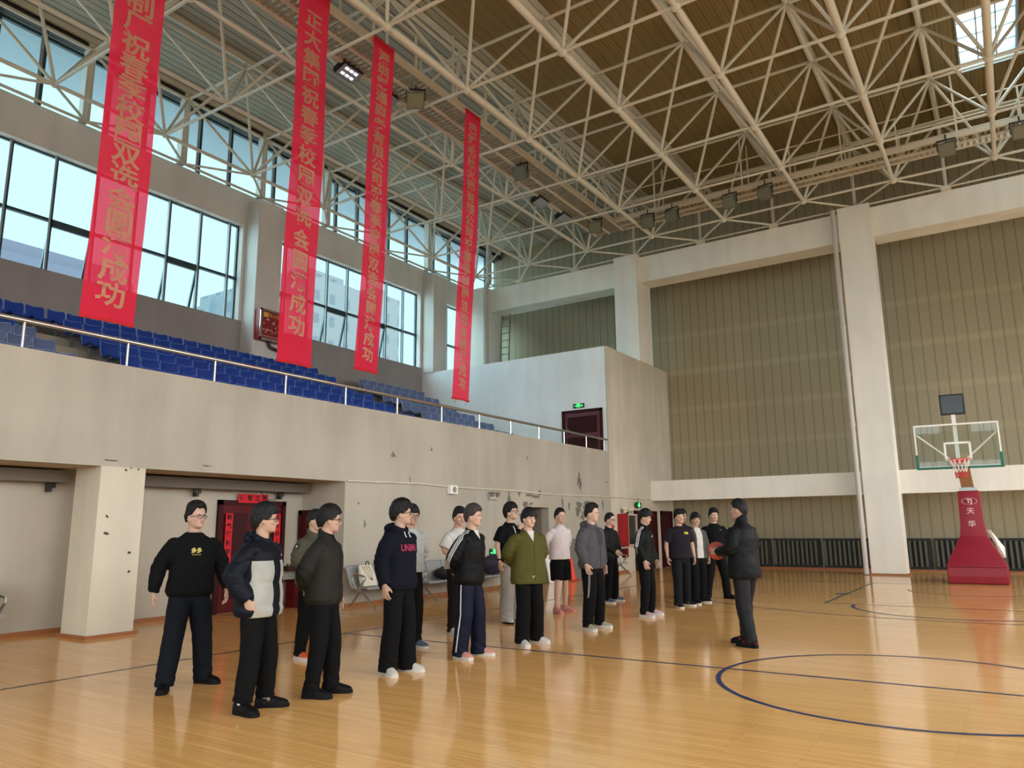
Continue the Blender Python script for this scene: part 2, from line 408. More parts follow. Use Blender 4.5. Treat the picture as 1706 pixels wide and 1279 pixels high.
# left wall under the balcony: balcony front, column, bench wall
m = MB(); m.box((XW-.25, YB, 2.48), (XW, 11.06, 4.05)); m.box((XW-.25, 11.06, 0), (XW, 18.02, 4.05)); m.box((XW-.25, 18.02, 2.09), (XW, 19.17, 4.05))
m.box((XW-.25, 19.17, 0), (XW, YE, 4.05))
WL = plaster('balcony_front_plaster', rgb(174, 168, 154), .14)
wall_left = struct(obj('wall_left', m, WL))
m = MB(); m.box((XW-.9, 18.02, 0), (XW-.8, 19.17, 2.2)); m.box((XW-.9, 17.92, 0), (XW-.25, 18.02, 2.2)); m.box((XW-.9, 19.17, 0), (XW-.25, 19.27, 2.2)); m.box((XW-.9, 17.92, 2.1), (XW-.25, 19.27, 2.2))
struct(obj('wall_niche', m, mat('niche_grey', rgb(128, 120, 108), rough=.8)))
m = MB(); m.box((XR-.2, YB, 0), (XR, 11.26, 2.48)); m.box((XR, 11.06, 0), (XW-.25, 11.26, 2.48))
struct(obj('wall_recess', m, plaster('recess_plaster', rgb(180, 172, 156), .12)))
m = MB(); m.box((XR-.2, YB, 2.48), (XW-.25, 11.26, 2.7)); struct(obj('ceiling_recess', m, mat('recess_soffit', rgb(176, 160, 138), rough=.8)))
for k, y in enumerate((6.08, -2.5)):
    m = MB(); m.box((-12.0, y, .05), (XW+.002, y+.70, 2.48)); struct(obj('trim_%d' % (k+1), m, WALLP))
    m = MB(); m.box((-12.04, y-.04, 0), (XW+.05, y+.74, .05)); struct(obj('baseboard_column', m, SKIRT))
for nm, a, b in (('baseboard_recess', (XR, YB, 0), (XR+.03, 9.0, .07)), ('baseboard_recess', (XR, 10.6, 0), (XR+.03, 11.06, .07)), ('baseboard_left', (XW, 11.06, 0), (XW+.025, 18.0, .07)), ('baseboard_left', (XW, 19.2, 0), (XW+.025, 24.5, .07)), ('baseboard_far', (XW, YF-.35, 0), (10.3, YF-.28, .06))):
    m = MB(); m.box(a, b); struct(obj(nm, m, SKIRT))
# block at the balcony end, up to 7.75 m
m = MB(); m.box((XB-.3, YE, 0), (XW-.06, YF+.2, 7.75))
ENDW = plaster('end_wall_plaster', rgb(244, 246, 247), .08)
struct(obj('wall_end', m, ENDW))
m = MB(); m.box((XW-.06, YE, 0), (XW, YF+.2, 7.75)); m.box((XW, YE+.1, 2.47), (XW+.02, YE+.115, 4.0)); struct(obj('wall_block', m, WALLP))
# far wall of beige sheets with columns and beams in front
m = MB(); m.box((XB-.3, YF, 0), (XRW+.3, YF+.25, 15.0)); struct(obj('wall_far', m, PANEL))
k = 3
for x0, x1, y1, z0 in ((-12.15, -11.2, 27.3, 7.7), (-3.87, -2.89, 26.75, .05), (4.4, 5.4, 26.75, .05), (XB-.3, -18.35, 27.3, 7.7)):
    m = MB(); m.box((x0, 26.0, z0), (x1, y1, 11.95)); struct(obj('trim_%d' % k, m, WHITE)); k += 1
    if z0 == .05:
        m = MB(); m.box((x0-.05, 25.95, 0), (x1+.05, 26.8, .05)); struct(obj('baseboard_column', m, SKIRT))
for a, b in (((-18.35, 26.3, 10.86), (-12.15, 27.2, 11.88)), ((-11.2, 26.3, 10.86), (-3.87, 27.2, 11.88)), ((-2.89, 26.3, 10.86), (4.4, 27.2, 11.88)), ((5.4, 26.3, 10.86), (9.6, 27.2, 11.88)),
             ((XW, 26.75, 2.47), (10.3, 27.25, 3.20))):
    m = MB(); m.box(a, b); struct(obj('trim_%d' % k, m, WHITE)); k += 1
# left window wall: dado, pillars, band, reveals
DADO = plaster('dado_plaster', rgb(150, 143, 142), .10)
m = MB(); m.box((XB-.3, YB, 4.05), (XB, YE, 7.98)); struct(obj('wall_dado', m, DADO))
m = MB(); m.box((XB-.3, YB, 11.12), (XB, YF, 12.2)); struct(obj('wall_band', m, SHADEP))
m = MB(); m.box((XB-.3, YE, 7.75), (XB, YF, 7.98)); struct(obj('wall_dado', m, DADO))
PILL = [(-2.7, -1.7), (5.85, 6.85), (14.5, 15.45), (23.25, 24.1)]
for a, b in PILL:
    m = MB(); m.box((XB-.3, a, 4.05 if b < 23 else 7.75), (-19.0, b, 11.92)); m.box((XB-.3, a-.12, 7.98), (XB, b+.12, 11.12)); struct(obj('trim_%d' % k, m, SHADEP)); k += 1
# balcony floor and tiers
m = MB(); m.box((XB-.3, YB, 3.7), (XW-.02, YE, 3.92))
ROWX = [-14.6-.85*i for i in range(6)]
for i in range(6):
    m.box((XB-.3, YB, 3.92), (ROWX[i]+.52, YE-.0, 4.08+.39*i))
struct(obj('floor_balcony', m, TREAD))
# stair treads in the two aisles
for (y0, y1) in ((7.15, 8.35), (17.05, 18.25)):
    m = MB()
    for i in range(5): m.box((ROWX[i]-.05, y0, 4.08+.39*i), (ROWX[i]-.33, y1, 4.08+.39*i+.195))
    struct(obj('trim_%d' % k, m, TREAD)); k += 1
# rear and right of the hall (behind the photographer)
m = MB(); m.box((XB-.3, YB-.3, 0), (-11.0, YB, 15.0)); m.box((-11.0, YB-.3, 0), (9.6, YB, .8)); m.box((-11.0, YB-.3, 9.2), (9.6, YB, 15.0)); m.box((-11.0, YB-.3, 5.5), (9.6, YB, 7.2))
for a in (-11.0, -4.2, 2.6, 9.2): m.box((a, YB-.3, .8), (a+.4, YB, 5.5))
for a, b in ((-11.0, -4.5), (-1.0, .45), (1.95, 3.6), (5.1, 6.5), (9.0, 9.6)): m.box((a, YB-.3, 7.2), (b, YB, 9.2))
struct(obj('wall_rear', m, WHITE))
m = MB(); m.box((XRW, YB, 0), (XRW+.3, YF, 2.5)); m.box((XRW, YB, 8.7), (XRW+.3, YF, 15.0))
for y in (-12.0, -2.7, 5.9, 14.5, 23.2): m.box((XRW-.5, y, 0), (XRW+.3, y+.95, 14.4))
struct(obj('wall_right', m, WHITE))
# roof deck, left grey and right brown, with roof lights
XD = -10.9
def deck(nm, x0, x1, mt):
    m = MB(); xs = sorted({x0, x1}|{q for a in ROOF_LIGHTS for q in a[:2] if x0 < q < x1}); ys = sorted({YB, YF}|{q for a in ROOF_LIGHTS for q in a[2:]})
    for i in range(len(xs)-1):
        for j in range(len(ys)-1):
            cx, cy = (xs[i]+xs[i+1])/2, (ys[j]+ys[j+1])/2
            if any(a[0] < cx < a[1] and a[2] < cy < a[3] for a in ROOF_LIGHTS): continue
            m.box((xs[i], ys[j], 14.62), (xs[i+1], ys[j+1], 14.74))
    struct(obj(nm, m, mt))
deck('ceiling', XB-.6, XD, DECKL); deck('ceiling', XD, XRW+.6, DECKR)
for i, a in enumerate(ROOF_LIGHTS):
    w = struct(empty('window_%d' % (i+1), ((a[0]+a[1])/2, (a[2]+a[3])/2, 14.62)))
    m = MB()
    for x in (a[0]-.04, a[1]): m.box((x, a[2]-.04, 14.58), (x+.04, a[3]+.04, 15.0))
    for y in (a[2]-.04, a[3]): m.box((a[0], y, 14.58), (a[1], y+.04, 15.0))
    for q in (1/3, 2/3): m.box((a[0]+(a[1]-a[0])*q-.015, a[2], 14.80), (a[0]+(a[1]-a[0])*q+.015, a[3], 14.84))
    for q in (.25, .5, .75): m.box((a[0], a[2]+(a[3]-a[2])*q-.015, 14.80), (a[1], a[2]+(a[3]-a[2])*q+.015, 14.84))
    obj('window_frame', m, FRAMEW, w)
    m = MB(); m.box((a[0], a[2], 14.86), (a[1], a[3], 14.87)); obj('window_pane', m, GLASS, w)
# lower windows of the left wall: three bays of mullions, transom and opening sashes
wi = 20
XG = -19.86
def bay(y0, y1, mull, sashes):
    global wi
    w = struct(empty('window_%d' % wi, (XG, (y0+y1)/2, 7.98))); wi += 1
    m = MB(); m.cur = 0
    m.box((XG-.04, y0, 9.33), (XG+.06, y1, 9.41)); m.box((XG-.04, y0, 7.98), (XG+.04, y1, 8.02)); m.box((XG-.04, y0, 11.08), (XG+.04, y1, 11.12))
    m.box((XG-.04, y0, 7.98), (XG+.04, y0+.05, 11.12)); m.box((XG-.04, y1-.05, 7.98), (XG+.04, y1, 11.12))
    for y in mull: m.box((XG-.04, y-.03, 7.98), (XG+.06, y+.03, 11.12)); m.cur = 1; m.box((XG+.061, y-.075, 7.98), (XG+.10, y-.03, 11.12)); m.cur = 0
    obj('window_frame', m, [FRAMEG, FRAMEW], w)
    for (a, b) in sashes:      # sash tilted outwards at the bottom
        m = MB(); dx = -.30
        for y in (a, b-.06): m.extr([(XG-.02, y, 9.33), (XG+.04, y, 9.33), (XG+.04+dx, y, 8.04), (XG-.02+dx, y, 8.04)], (0, .06, 0))
        m.extr([(XG-.02, a, 9.33), (XG+.06, a, 9.33), (XG+.06, a, 9.22), (XG-.02, a, 9.22)], (0, b-a, 0)); m.box((XG-.02+dx, a, 8.02), (XG+.04+dx, b, 8.10))
        obj('sash', m, FRAMEG, w)
    m = MB(); m.box((XG-.02, y0, 8.0), (XG-.01, y1, 11.1)); obj('window_pane', m, GLASS, w)
bay(-1.58, 5.73, [-.5, .55, 1.6, 2.65, 3.7, 4.75], [])
bay(6.97, 14.38, [7.72, 8.79, 9.87, 10.98, 12.0, 13.03, 14.05], [(8.79, 9.87), (12.0, 13.03)])
bay(15.57, 23.13, [16.3, 17.25, 18.2, 19.2, 20.25, 21.3, 22.3], [(15.6, 16.3), (18.2, 19.2), (20.25, 21.3)])
bay(24.22, 28.8, [25.15, 26.2, 27.3], [(24.3, 25.15)])
# high windows between the roof posts
for i in range(-7, 7):
    y0 = 9.09+2.85*i
    w = struct(empty('window_%d' % wi, (XG, y0+1.42, 12.2))); wi += 1
    m = MB()
    for y in (y0+.85, y0+1.95): m.box((XG-.05, y-.045, 12.2), (XG+.08, y+.045, 14.35)); m.cur = 1; m.box((XG+.081, y-.13, 12.2), (XG+.10, y-.045, 14.35)); m.cur = 0
    m.box((XG-.05, y0, 12.2), (XG+.05, y0+2.85, 12.26)); m.box((XG-.05, y0, 14.22), (XG+.05, y0+2.85, 14.3)); m.box((XG-.04, y0, 13.06), (XG+.03, y0+2.85, 13.09))
    obj('window_frame', m, [FRAMEG, FRAMEW], w)
    m = MB(); m.box((XG-.02, y0, 12.2), (XG-.01, y0+2.85, 14.3)); obj('window_pane', m, GLASS, w)
# eave outside the high windows, gutter inside
m = MB(); m.box((-21.9, YB-1, 14.30), (XB-.35, YF+1, 14.62)); m.box((XB-.35, YB, 14.3), (XB-.15, YF, 14.62)); struct(obj('trim_%d' % k, m, mat('eave_soffit', rgb(150, 172, 184), rough=.7))); k += 1
m = MB(); m.box((XB-.12, YB, 14.30), (XB+.18, YF, 14.42)); struct(obj('trim_%d' % k, m, DARKM)); k += 1
# unseen windows of the right and rear walls, the tall ones sized for their light
for i, y in enumerate((-11.05, -1.75, 6.85, 15.45)):
    w = struct(empty('window_%d' % wi, (XRW+.15, y+3.7, 2.5))); wi += 1
    m = MB()
    for j in range(8): m.box((XRW+.1, y+j*1.08-.03, 2.5), (XRW+.2, y+j*1.08+.03, 8.7))
    for z in (2.5, 4.1, 5.7, 7.3, 8.65): m.box((XRW+.1, y, z), (XRW+.2, y+7.6, z+.05))
    obj('window_frame', m, FRAMEG, w)
for x0 in (-10.6, -3.8, 3.0):
    w = struct(empty('window_%d' % wi, (x0+3.2, YB-.15, .8))); wi += 1
    m = MB()
    for q in range(6): m.box((x0+6.4*q/5-.03, YB-.2, .8), (x0+6.4*q/5+.03, YB-.1, 5.5))
    for z in (.8, 2.4, 4.0, 5.45): m.box((x0, YB-.2, z), (x0+6.4, YB-.1, z+.05))
    obj('window_frame', m, FRAMEG, w)
for x0, x1 in ((-4.5, -1.0), (.45, 1.95), (3.6, 5.1), (6.5, 9.0)):
    w = struct(empty('window_%d' % wi, ((x0+x1)/2, YB-.15, 7.2))); wi += 1
    m = MB()
    for q in (0, .5, 1): m.box((x0+(x1-x0)*q-.04, YB-.2, 7.2), (x0+(x1-x0)*q+.04, YB-.1, 9.2))
    for z in (7.2, 8.2, 9.15): m.box((x0, YB-.2, z), (x1, YB-.1, z+.05))
    obj('window_frame', m, FRAMEG, w)
# ---------------------------------------------------------------- space-frame roof
BX = [0.67-2.673*i for i in range(-3, 8)]            # bottom chord lines run along y at these x
BY = [24.85-2.85*j for j in range(0, 13)]
ZB, ZT = 12.03, 14.25
TX = sorted({round(x+1.336, 3) for x in BX}|{round(BX[-1]-1.336, 3)}); TX = [x for x in TX if XB+.2 < x < 9.4]
TY = sorted({round(y+1.425, 3) for y in BY}|{round(BY[-1]-1.425, 3)})
BXi = sorted(BX); BYi = sorted(BY)
sf = empty('space_frame_roof', (XC, 8.0, 14.62))
tag(sf, 'cream double-layer steel tube space frame carrying the roof across the hall', 'roof truss')
def thick(x): return .085 if -10.5 < x < 3.5 else .05
def seg(items, p, q, r, n=8):
    items.append((min(dist(p), dist(q)), lambda mb, p=p, q=q, r=r, n=n: mb.tube([p, q], r, n)))
def chord(mb, pts, r):
    """tubes between ball nodes, coned at their ends"""
    for p, q in zip(pts[:-1], pts[1:]):
        p, q = Vector(p), Vector(q); d = (q-p).normalized()
        mb.tube([p, p+d*.10, p+d*.24, q-d*.24, q-d*.10, q], [r*.45, r*.55, r, r, r*.55, r*.45], 10)
it = []
for x in BXi: it.append((abs(x)+4, lambda mb, x=x: (chord(mb, [(x, y, ZB) for y in BYi[:-1]], thick(x)), chord(mb, [(x, BYi[-2], ZB), (x, BYi[-1], ZB)], .06))))
many('bottom_chord', it, STEEL, sf)
it = [(abs(y-12), lambda mb, y=y: mb.tube([(BXi[0], y, ZB), (BXi[-1], y, ZB)], .04, 8)) for y in BYi]
many('bottom_cross_tube', it, STEEL, sf)
it = [(abs(x), lambda mb, x=x: mb.tube([(x, TY[0], ZT), (x, TY[-1], ZT)], .075 if -9.5 < x < 3 else .05, 8)) for x in TX]
many('top_chord', it, STEEL, sf)
it = [(abs(y-12), lambda mb, y=y: mb.tube([(TX[0], y, ZT), (TX[-1], y, ZT)], .045, 8)) for y in TY]
many('top_cross_tube', it, STEEL, sf)
it = []
def inview(x, y): return y > abs(x+0.0)*.0+1 and x < 6
for x in BXi:
    for y in BYi:
        for dx in (-1.336, 1.336):
            for dy in (-1.425, 1.425):
                tx, ty = x+dx, y+dy
                if TX[0]-.05 <= tx <= TX[-1]+.05:
                    dd = dist((x, y, ZB))+(0 if (y > 6 and x < 3.2) else 60)
                    it.append((dd, lambda mb, x=x, y=y, tx=tx, ty=ty: mb.tube([(x, y, ZB), (tx, ty, ZT)], .042, 7)))
many('web_brace', it, STEEL, sf)
it = []
for x in BXi:
    for y in BYi: it.append((dist((x, y, ZB))+(0 if (y > 6 and x < 3.2) else 60), lambda mb, x=x, y=y: mb.ell((x, y, ZB), .115 if -10.5 < x < 3.5 else .085, 12, 8)))
many('node', it, STEEL, sf)
it = []
for x in TX:
    for y in TY: it.append((dist((x, y, ZT))+(0 if (y > 6 and x < 3.2) else 60), lambda mb, x=x, y=y: mb.ell((x, y, ZT), .10, 10, 7)))
many('top_node', it, STEEL, sf)
# edge posts and ties down to the wall tops (far side and window side)
it = []; tie = []; sup = []
for x in TX:
    y = TY[-1]
    seg(it, (x, y, 11.98), (x, y, ZT), .055)
    for dx in (-1.336, 1.336):
        if BXi[0]-.1 <= x+dx <= BXi[-1]+.1: seg(tie, (x, y, 12.0), (x+dx, BYi[-1], ZB), .035)
    sup.append((0, lambda mb, x=x, y=y: mb.box((x-.14, y-.14, 11.88), (x+.14, y+.14, 12.0))))
for y in TY[:-1]:
    x = TX[0]
    seg(it, (x, y, 12.2), (x, y, ZT), .055)
    for dy in (-1.425, 1.425):
        if BYi[0]-.1 <= y+dy <= BYi[-1]+.1: seg(tie, (x, y, 12.18), (BXi[0], y+dy, ZB), .035)
seg(tie, (TX[0], TY[0], 12.18), (TX[0], TY[-1], 12.18), .04); seg(tie, (TX[0], TY[-1], 12.0), (TX[-1], TY[-1], 12.0), .03)
many('edge_post', it, STEEL, sf); many('edge_tie', tie, STEEL, sf); many('bearing_plate', sup, STEEL, sf)
# purlins under the deck
it = [(abs(x), lambda mb, x=x: mb.box((x-.04, YB+.2, 14.46), (x+.04, YF-.2, 14.62))) for x in TX]
many('purlin', it, STEEL, sf)
it = [(abs(y), lambda mb, x=x, y=y: mb.tube([(x, y, ZT), (x, y, 14.48)], .04, 6)) for x in TX for y in TY if 5 < y and x < 4]
many('purlin_stub', it, STEEL, sf)
# window-wall posts between the high windows
for i, y in enumerate(TY[:-1]):
    m = MB(); m.box((XB-.02, y-.10, 12.2), (XB+.22, y+.10, 14.6)); struct(obj('trim_post', m, SHADEP))

# ---------------------------------------------------------------- catwalks
CATM = mat('catwalk_cream', rgb(206, 194, 174), rough=.5)
GRATE = mat('catwalk_grating', rgb(158, 146, 126), rough=.6)
def catwalk(name, label, axis, a0, a1, c0, c1, z):
    root = empty(name, ((c0+c1)/2, (a0+a1)/2, z) if axis == 'y' else ((a0+a1)/2, (c0+c1)/2, z)); tag(root, label, 'catwalk')
    def P(a, c, zz): return (c, a, zz) if axis == 'y' else (a, c, zz)
    for c in (c0, c1):
        m = MB(); m.box(P(a0, c-.04, z-.02), P(a1, c+.04, z+.14)); obj('edge_beam', m, CATM, root)
        m = MB()
        for h in (.55, 1.05): m.tube([P(a0, c, z+h), P(a1, c, z+h)], .022, 6)
        obj('guard_rail', m, CATM, root, True)
    m = MB(); a = a0+.1
    while a < a1: m.box(P(a, c0+.04, z+.02), P(a+.06, c1-.04, z+.05)); a += .15
    g = obj('grating', m, GRATE, root)
    n = int((a1-a0)/1.42)
    for c in (c0, c1):
        for i in range(n+1):
            a = a0+(a1-a0)*i/n
            m = MB(); m.box(P(a-.025, c-.025, z+.1), P(a+.025, c+.025, ZT if i % 2 else z+1.07)); obj('rail_post', m, CATM, root)
    m = MB(); m.box(P(a0, (c0+c1)/2-.03, z-.04), P(a1, (c0+c1)/2+.03, z+.02)); obj('centre_beam', m, CATM, root)
    return root
catwalk('catwalk', 'long cream steel grating catwalk above the balcony front carrying the red banners', 'y', -8.0, 24.4, -12.05, -10.95, 12.32)
catwalk('catwalk', 'catwalk of cream steel grating crossing the hall in front of the far wall', 'x', -10.86, 9.0, 23.55, 24.35, 12.32)
# ---------------------------------------------------------------- balcony railing
RAILY = [-10.7+1.55*i for i in range(10)]+[4.85, 6.36, 7.93, 9.48, 11.05, 12.64, 14.24, 15.80, 17.28, 18.78, 20.28, 21.75, 23.04]
rl = empty('balcony_railing', (XW-.06, 6.0, 4.05)); tag(rl, 'long steel handrail with glass panels along the top of the balcony front', 'railing')
m = MB(); m.tube([(XW-.06, YB+.2, 4.45), (XW-.06, YE-.02, 4.45)], .036, 10); obj('handrail', m, CHROME, rl, True)
for y in RAILY:
    m = MB(); m.tube([(XW-.06, y, 4.04), (XW-.06, y, 4.43)], .022, 8); obj('post', m, CHROME, rl, True)
for a, b in zip(RAILY[:-1], RAILY[1:]):
    if b < 3 or (6.3 < a < 15.5): continue
    m = MB(); m.plane([(XW-.06, a+.04, 4.06), (XW-.06, b-.04, 4.06), (XW-.06, b-.04, 4.38), (XW-.06, a+.04, 4.38)]); obj('glass_panel', m, RAILGL, rl)

# ---------------------------------------------------------------- balcony seats
SEATB = mat('seat_blue_plastic', rgb(26, 62, 148), rough=.38, noise=.12, nscale=9)
SEATG = mat('seat_grey_blue_plastic', rgb(92, 108, 146), rough=.5, noise=.12, nscale=9)  # greyer, paler blue for the right block and lower left rows
SEATF = mat('seat_bracket_grey', rgb(120, 122, 124), rough=.5)
def seat_shell(kind):
    mb = MB(); rings = []
    if kind == 'back':
        prof = [(.0, .03, .185), (.12, .0, .198), (.24, -.02, .205), (.31, -.035, .20), (.345, -.06, .175)]   # height, x, half width
        for h, x, w in prof:
            rg = []
            for i in range(9):
                t = -1+2*i/8; rg.append((x+.045*t*t, w*t, .40+h+(.02*abs(t)-.012 if h > .3 else 0)))
            for i in range(8, -1, -1):
                t = -1+2*i/8; rg.append((x+.045*t*t-.022, w*t, .40+h+(.02*abs(t)-.012 if h > .3 else 0)))
            rings.append(rg)
    else:
        for x, z, w in ((.0, .40, .185), (.06, .37, .20), (.2, .375, .205), (.36, .395, .205), (.41, .385, .195), (.42, .35, .19)):
            rg = []
            for i in range(9):
                t = -1+2*i/8; rg.append((x+.0, w*t, z+.03*t*t))
            for i in range(8, -1, -1):
                t = -1+2*i/8; rg.append((x-.01, w*t, z+.03*t*t-.022))
            rings.append(rg)
    mb.loft(rings); return mb
RIMB = mat('seat_edge_highlight', rgb(96, 132, 200), rough=.4); RIMG = mat('seat_grey_edge_highlight', rgb(150, 162, 190), rough=.5)  # paler tubes painted in as highlights along the backrest rims
def make_seat(mt):
    r = empty('stadium_seat'); r['category'] = 'seat'; local(r)
    obj('seat_pan', seat_shell('pan'), mt, r, True); bk = obj('backrest', seat_shell('back'), mt, r, True); OFF[bk.name] = Vector((0, 0, 0))
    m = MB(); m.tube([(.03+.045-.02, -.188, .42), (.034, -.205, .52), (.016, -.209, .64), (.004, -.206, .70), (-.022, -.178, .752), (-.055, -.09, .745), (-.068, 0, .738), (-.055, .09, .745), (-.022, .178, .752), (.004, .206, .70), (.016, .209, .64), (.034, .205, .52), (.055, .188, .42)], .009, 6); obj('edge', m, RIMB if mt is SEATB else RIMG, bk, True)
    m = MB(); m.box((.02, -.03, 0.0), (.07, .03, .40)); m.box((.02, -.12, .34), (.3, -.09, .375)); m.box((.02, .09, .34), (.3, .12, .375)); obj('bracket', m, SEATF, r)
    return r
protos = {}
ROWN = ['front', 'second', 'third', 'fourth', 'fifth', 'top']
def place_seat(x, y, z, mt, label, group):
    if mt.name not in protos: s = protos[mt.name] = make_seat(mt)
    else: s = copy_tree(protos[mt.name])
    s.location = (x, y, z); s['label'] = label; s['group'] = group
for i in range(6):
    zt = 4.08+.39*i; row = ROWN[i]
    for k in range(19):
        place_seat(ROWX[i]+.05, 8.68+.45*k, zt, SEATB, 'blue plastic seat of middle balcony block, %s row, %s from the left end' % (row, nth(k)), 'blue seats of the middle balcony block')
    for k in range(4 if i < 5 else 3):
        y = (6.95-.45*k) if i < 5 else (8.2-.45*k)
        place_seat(ROWX[i]+.05, y, zt, SEATG if i < 3 else SEATB, '%s plastic seat left of the aisle steps, %s row, %s from the aisle' % ('grey-blue' if i < 3 else 'blue', row, nth(k)) if i < 5 else 'blue plastic seat of the top row above the aisle steps, %s from the middle block' % nth(k), 'seats of the left balcony block')
    for k in range(9 if i < 5 else 8):
        place_seat(ROWX[i]+.05, 18.5+.45*k+(.6 if i == 5 else 0), zt, SEATG, 'grey-blue plastic seat of right balcony block, %s row, %s from its left end' % (row, nth(k)), 'grey-blue seats of the right balcony block')

# ---------------------------------------------------------------- banners
BANR = banner_cloth('red_banner_cloth', (1.0, .035, .085, 1))
HEMR = mat('red_hem', rgb(200, 30, 40), rough=.7)
LETT = mat('banner_lettering', rgb(190, 130, 106), rough=.8)
def banner(label, y0, y1, lean, zt, zb, chars, zc0, zc1, size, sx, tie=False):
    x0 = -10.86
    root = empty('hanging_banner', (x0, (y0+y1)/2, zb)); tag(root, label, 'banner', 'red banners hanging from the catwalk'); off = Vector((x0, (y0+y1)/2, zb))
    def warp(y, z):          # y along the banner from its middle, z world -> world position
        s = (zt-z)/(zt-zb)
        return (x0+.035*math.sin(y*9+z*.5)*s+.02*math.sin(z*1.3+y0), (y0+y1)/2+y+lean*s, z)
    w = (y1-y0)/2; m = MB(); ny, nz = 12, 70
    m.add([warp(-w+2*w*i/ny, zb+(zt-zb)*j/nz) for j in range(nz+1) for i in range(ny+1)], [(j*(ny+1)+i, j*(ny+1)+i+1, (j+1)*(ny+1)+i+1, (j+1)*(ny+1)+i) for j in range(nz) for i in range(ny)])
    obj('cloth', m, BANR, root, True)
    m = MB(); m.tube([warp(-w, zb+.0), warp(0, zb), warp(w, zb)], .028, 8); obj('hem', m, HEMR, root, True)
    m = MB(); m.tube([warp(-w, zt), warp(w, zt)], .02, 6); obj('top_rod', m, HEMR, root, True)
    n = len(chars)
    for i, ch in enumerate(chars):
        zc = zc0+(zc1-zc0)*i/(n-1)
        o = text_mesh(ch, size, LETT, 'character', root, Matrix(), extrude=.0, bold=.010, sx=sx)
        me = o.data
        for v in me.vertices:
            q = warp(v.co.x, zc+v.co.y); v.co = (q[0]-off.x+.012, q[1]-off.y, q[2]-off.z)
    if tie:
        m = MB(); a = warp(-w+.1, zb); b = warp(w-.1, zb)
        m.tube([a, (a[0], a[1]-.02, 4.46)], .006, 5); m.tube([b, (b[0], b[1]-.02, 4.46)], .006, 5); obj('cord', m, GREYM, root)
banner('leftmost and widest of the four red banners, over the left big window', 5.41, 6.21, -.06, 12.46, 4.58, '制厂祝春季校园双选会圆满成功', 9.84, 4.95, .40, 1.22)
banner('red banner, second from left, in front of the red hose cabinet', 8.97, 9.76, -.12, 12.46, 4.55, '正大集团祝春季校园双选会圆满成功', 11.72, 5.25, .40, 1.14)
banner('red banner, third from left, hung between the second banner and the corner pillar', 11.06, 11.74, -.25, 12.42, 4.74, '深圳慧通商务有限公司祝春季校园双选会圆满成功', 12.02, 5.06, .315, 1.2)
banner('red banner, rightmost and narrowest, tied to the railing by two thin cords', 14.55, 15.22, -.54, 12.36, 4.57, '巴奴毛肚火锅有限公司祝春季校园双选会圆满成功', 11.89, 4.94, .315, 1.16, True)

# ---------------------------------------------------------------- floodlights on the catwalks
LENS = mat('floodlight_glass', rgb(112, 116, 100), rough=.2, spec=.6)
LEDON = mat('led_lit', (1, 1, 1, 1), emit=(1, 1, 1, 1), estr=6.0)
LEDOFF = mat('led_plate', rgb(150, 156, 170), rough=.3)
HOUS = mat('floodlight_housing', rgb(88, 90, 80), rough=.5)
def flood(x, y, z, rz, tilt, label, group, style='box', lit=False):
    r = local(empty('floodlight', (x, y, z), rz)); tag(r, label, 'floodlight', group)
    R = Matrix.Rotation(tilt, 4, 'Y')
    def T(mb): mb.v = [tuple(R @ Vector(q)) for q in mb.v]; return mb
    if style == 'box':
        m = MB(); m.loft([[(-.20, -.13, .10), (-.20, .13, .10), (-.20, .13, -.10), (-.20, -.13, -.10)], [(-.12, -.2, .17), (-.12, .2, .17), (-.12, .2, -.17), (-.12, -.2, -.17)], [(.10, -.22, .2), (.10, .22, .2), (.10, .22, -.2), (.10, -.22, -.2)]])
        obj('housing', T(m), HOUS, r)
        m = MB(); m.box((.10, -.19, -.17), (.115, .19, .17)); obj('lens', T(m), LENS, r)
        m = MB(); m.box((-.28, -.06, -.08), (-.2, .06, .08)); obj('ballast', T(m), GREYM, r)
        m = MB()
        for s in (-1, 1): m.box((-.02, s*.22, -.02), (.02, s*.245, .30))
        m.box((-.02, -.245, .28), (.02, .245, .31)); m.tube([(0, 0, .30), (0, 0, .46)], .02, 6); obj('yoke', m, DARKM, r)
    else:
        m = MB(); m.box((-.19, -.30, -.02), (.19, .30, .12))
        for q in range(9): m.box((-.17, -.26+q*.065, .12), (.17, -.245+q*.065, .17))
        obj('housing', T(m), BLACK, r)
        m = MB(); m.box((-.17, -.28, -.03), (.17, .28, -.019)); obj('lens', T(m), LEDOFF, r)
        if lit:
            for a in (-.14, .0, .14):
                m = MB()
                for b in (-.09, .07): m.box((b-.028, a-.045, -.036), (b+.028, a+.045, -.029))
                obj('led', T(m), LEDON, r)
        m = MB()
        for s in (-1, 1): m.box((-.02, s*.30, -.0), (.02, s*.32, .34))
        m.box((-.02, -.32, .32), (.02, .32, .34)); obj('yoke', m, DARKM, r)
G1, G2 = 'floodlights along the balcony catwalk', 'floodlights along the far catwalk'
flood(-12.12, 11.55, 12.22, PI, .35, 'flat black floodlight with lit white squares, between the second and third banners', G1, 'led', True)
flood(-12.12, 12.85, 12.22, PI, .35, 'flat black unlit floodlight just right of the third banner', G1, 'led')
flood(-11.35, 13.1, 12.02, -.9, .6, 'square grey floodlight hanging right of the third banner', G1)
flood(-11.3, 17.9, 12.02, -1.5, .5, 'square grey floodlight hanging right of the fourth banner', G1)
flood(-12.12, 20.4, 12.22, PI, .4, 'flat black floodlight farther along the balcony catwalk, nearer of two', G1, 'led')
flood(-12.12, 22.0, 12.22, PI, .4, 'flat black floodlight at the far end of the balcony catwalk', G1, 'led')
flood(-11.35, 22.9, 12.02, -1.3, .5, 'square floodlight at the corner where the two catwalks meet', G1)
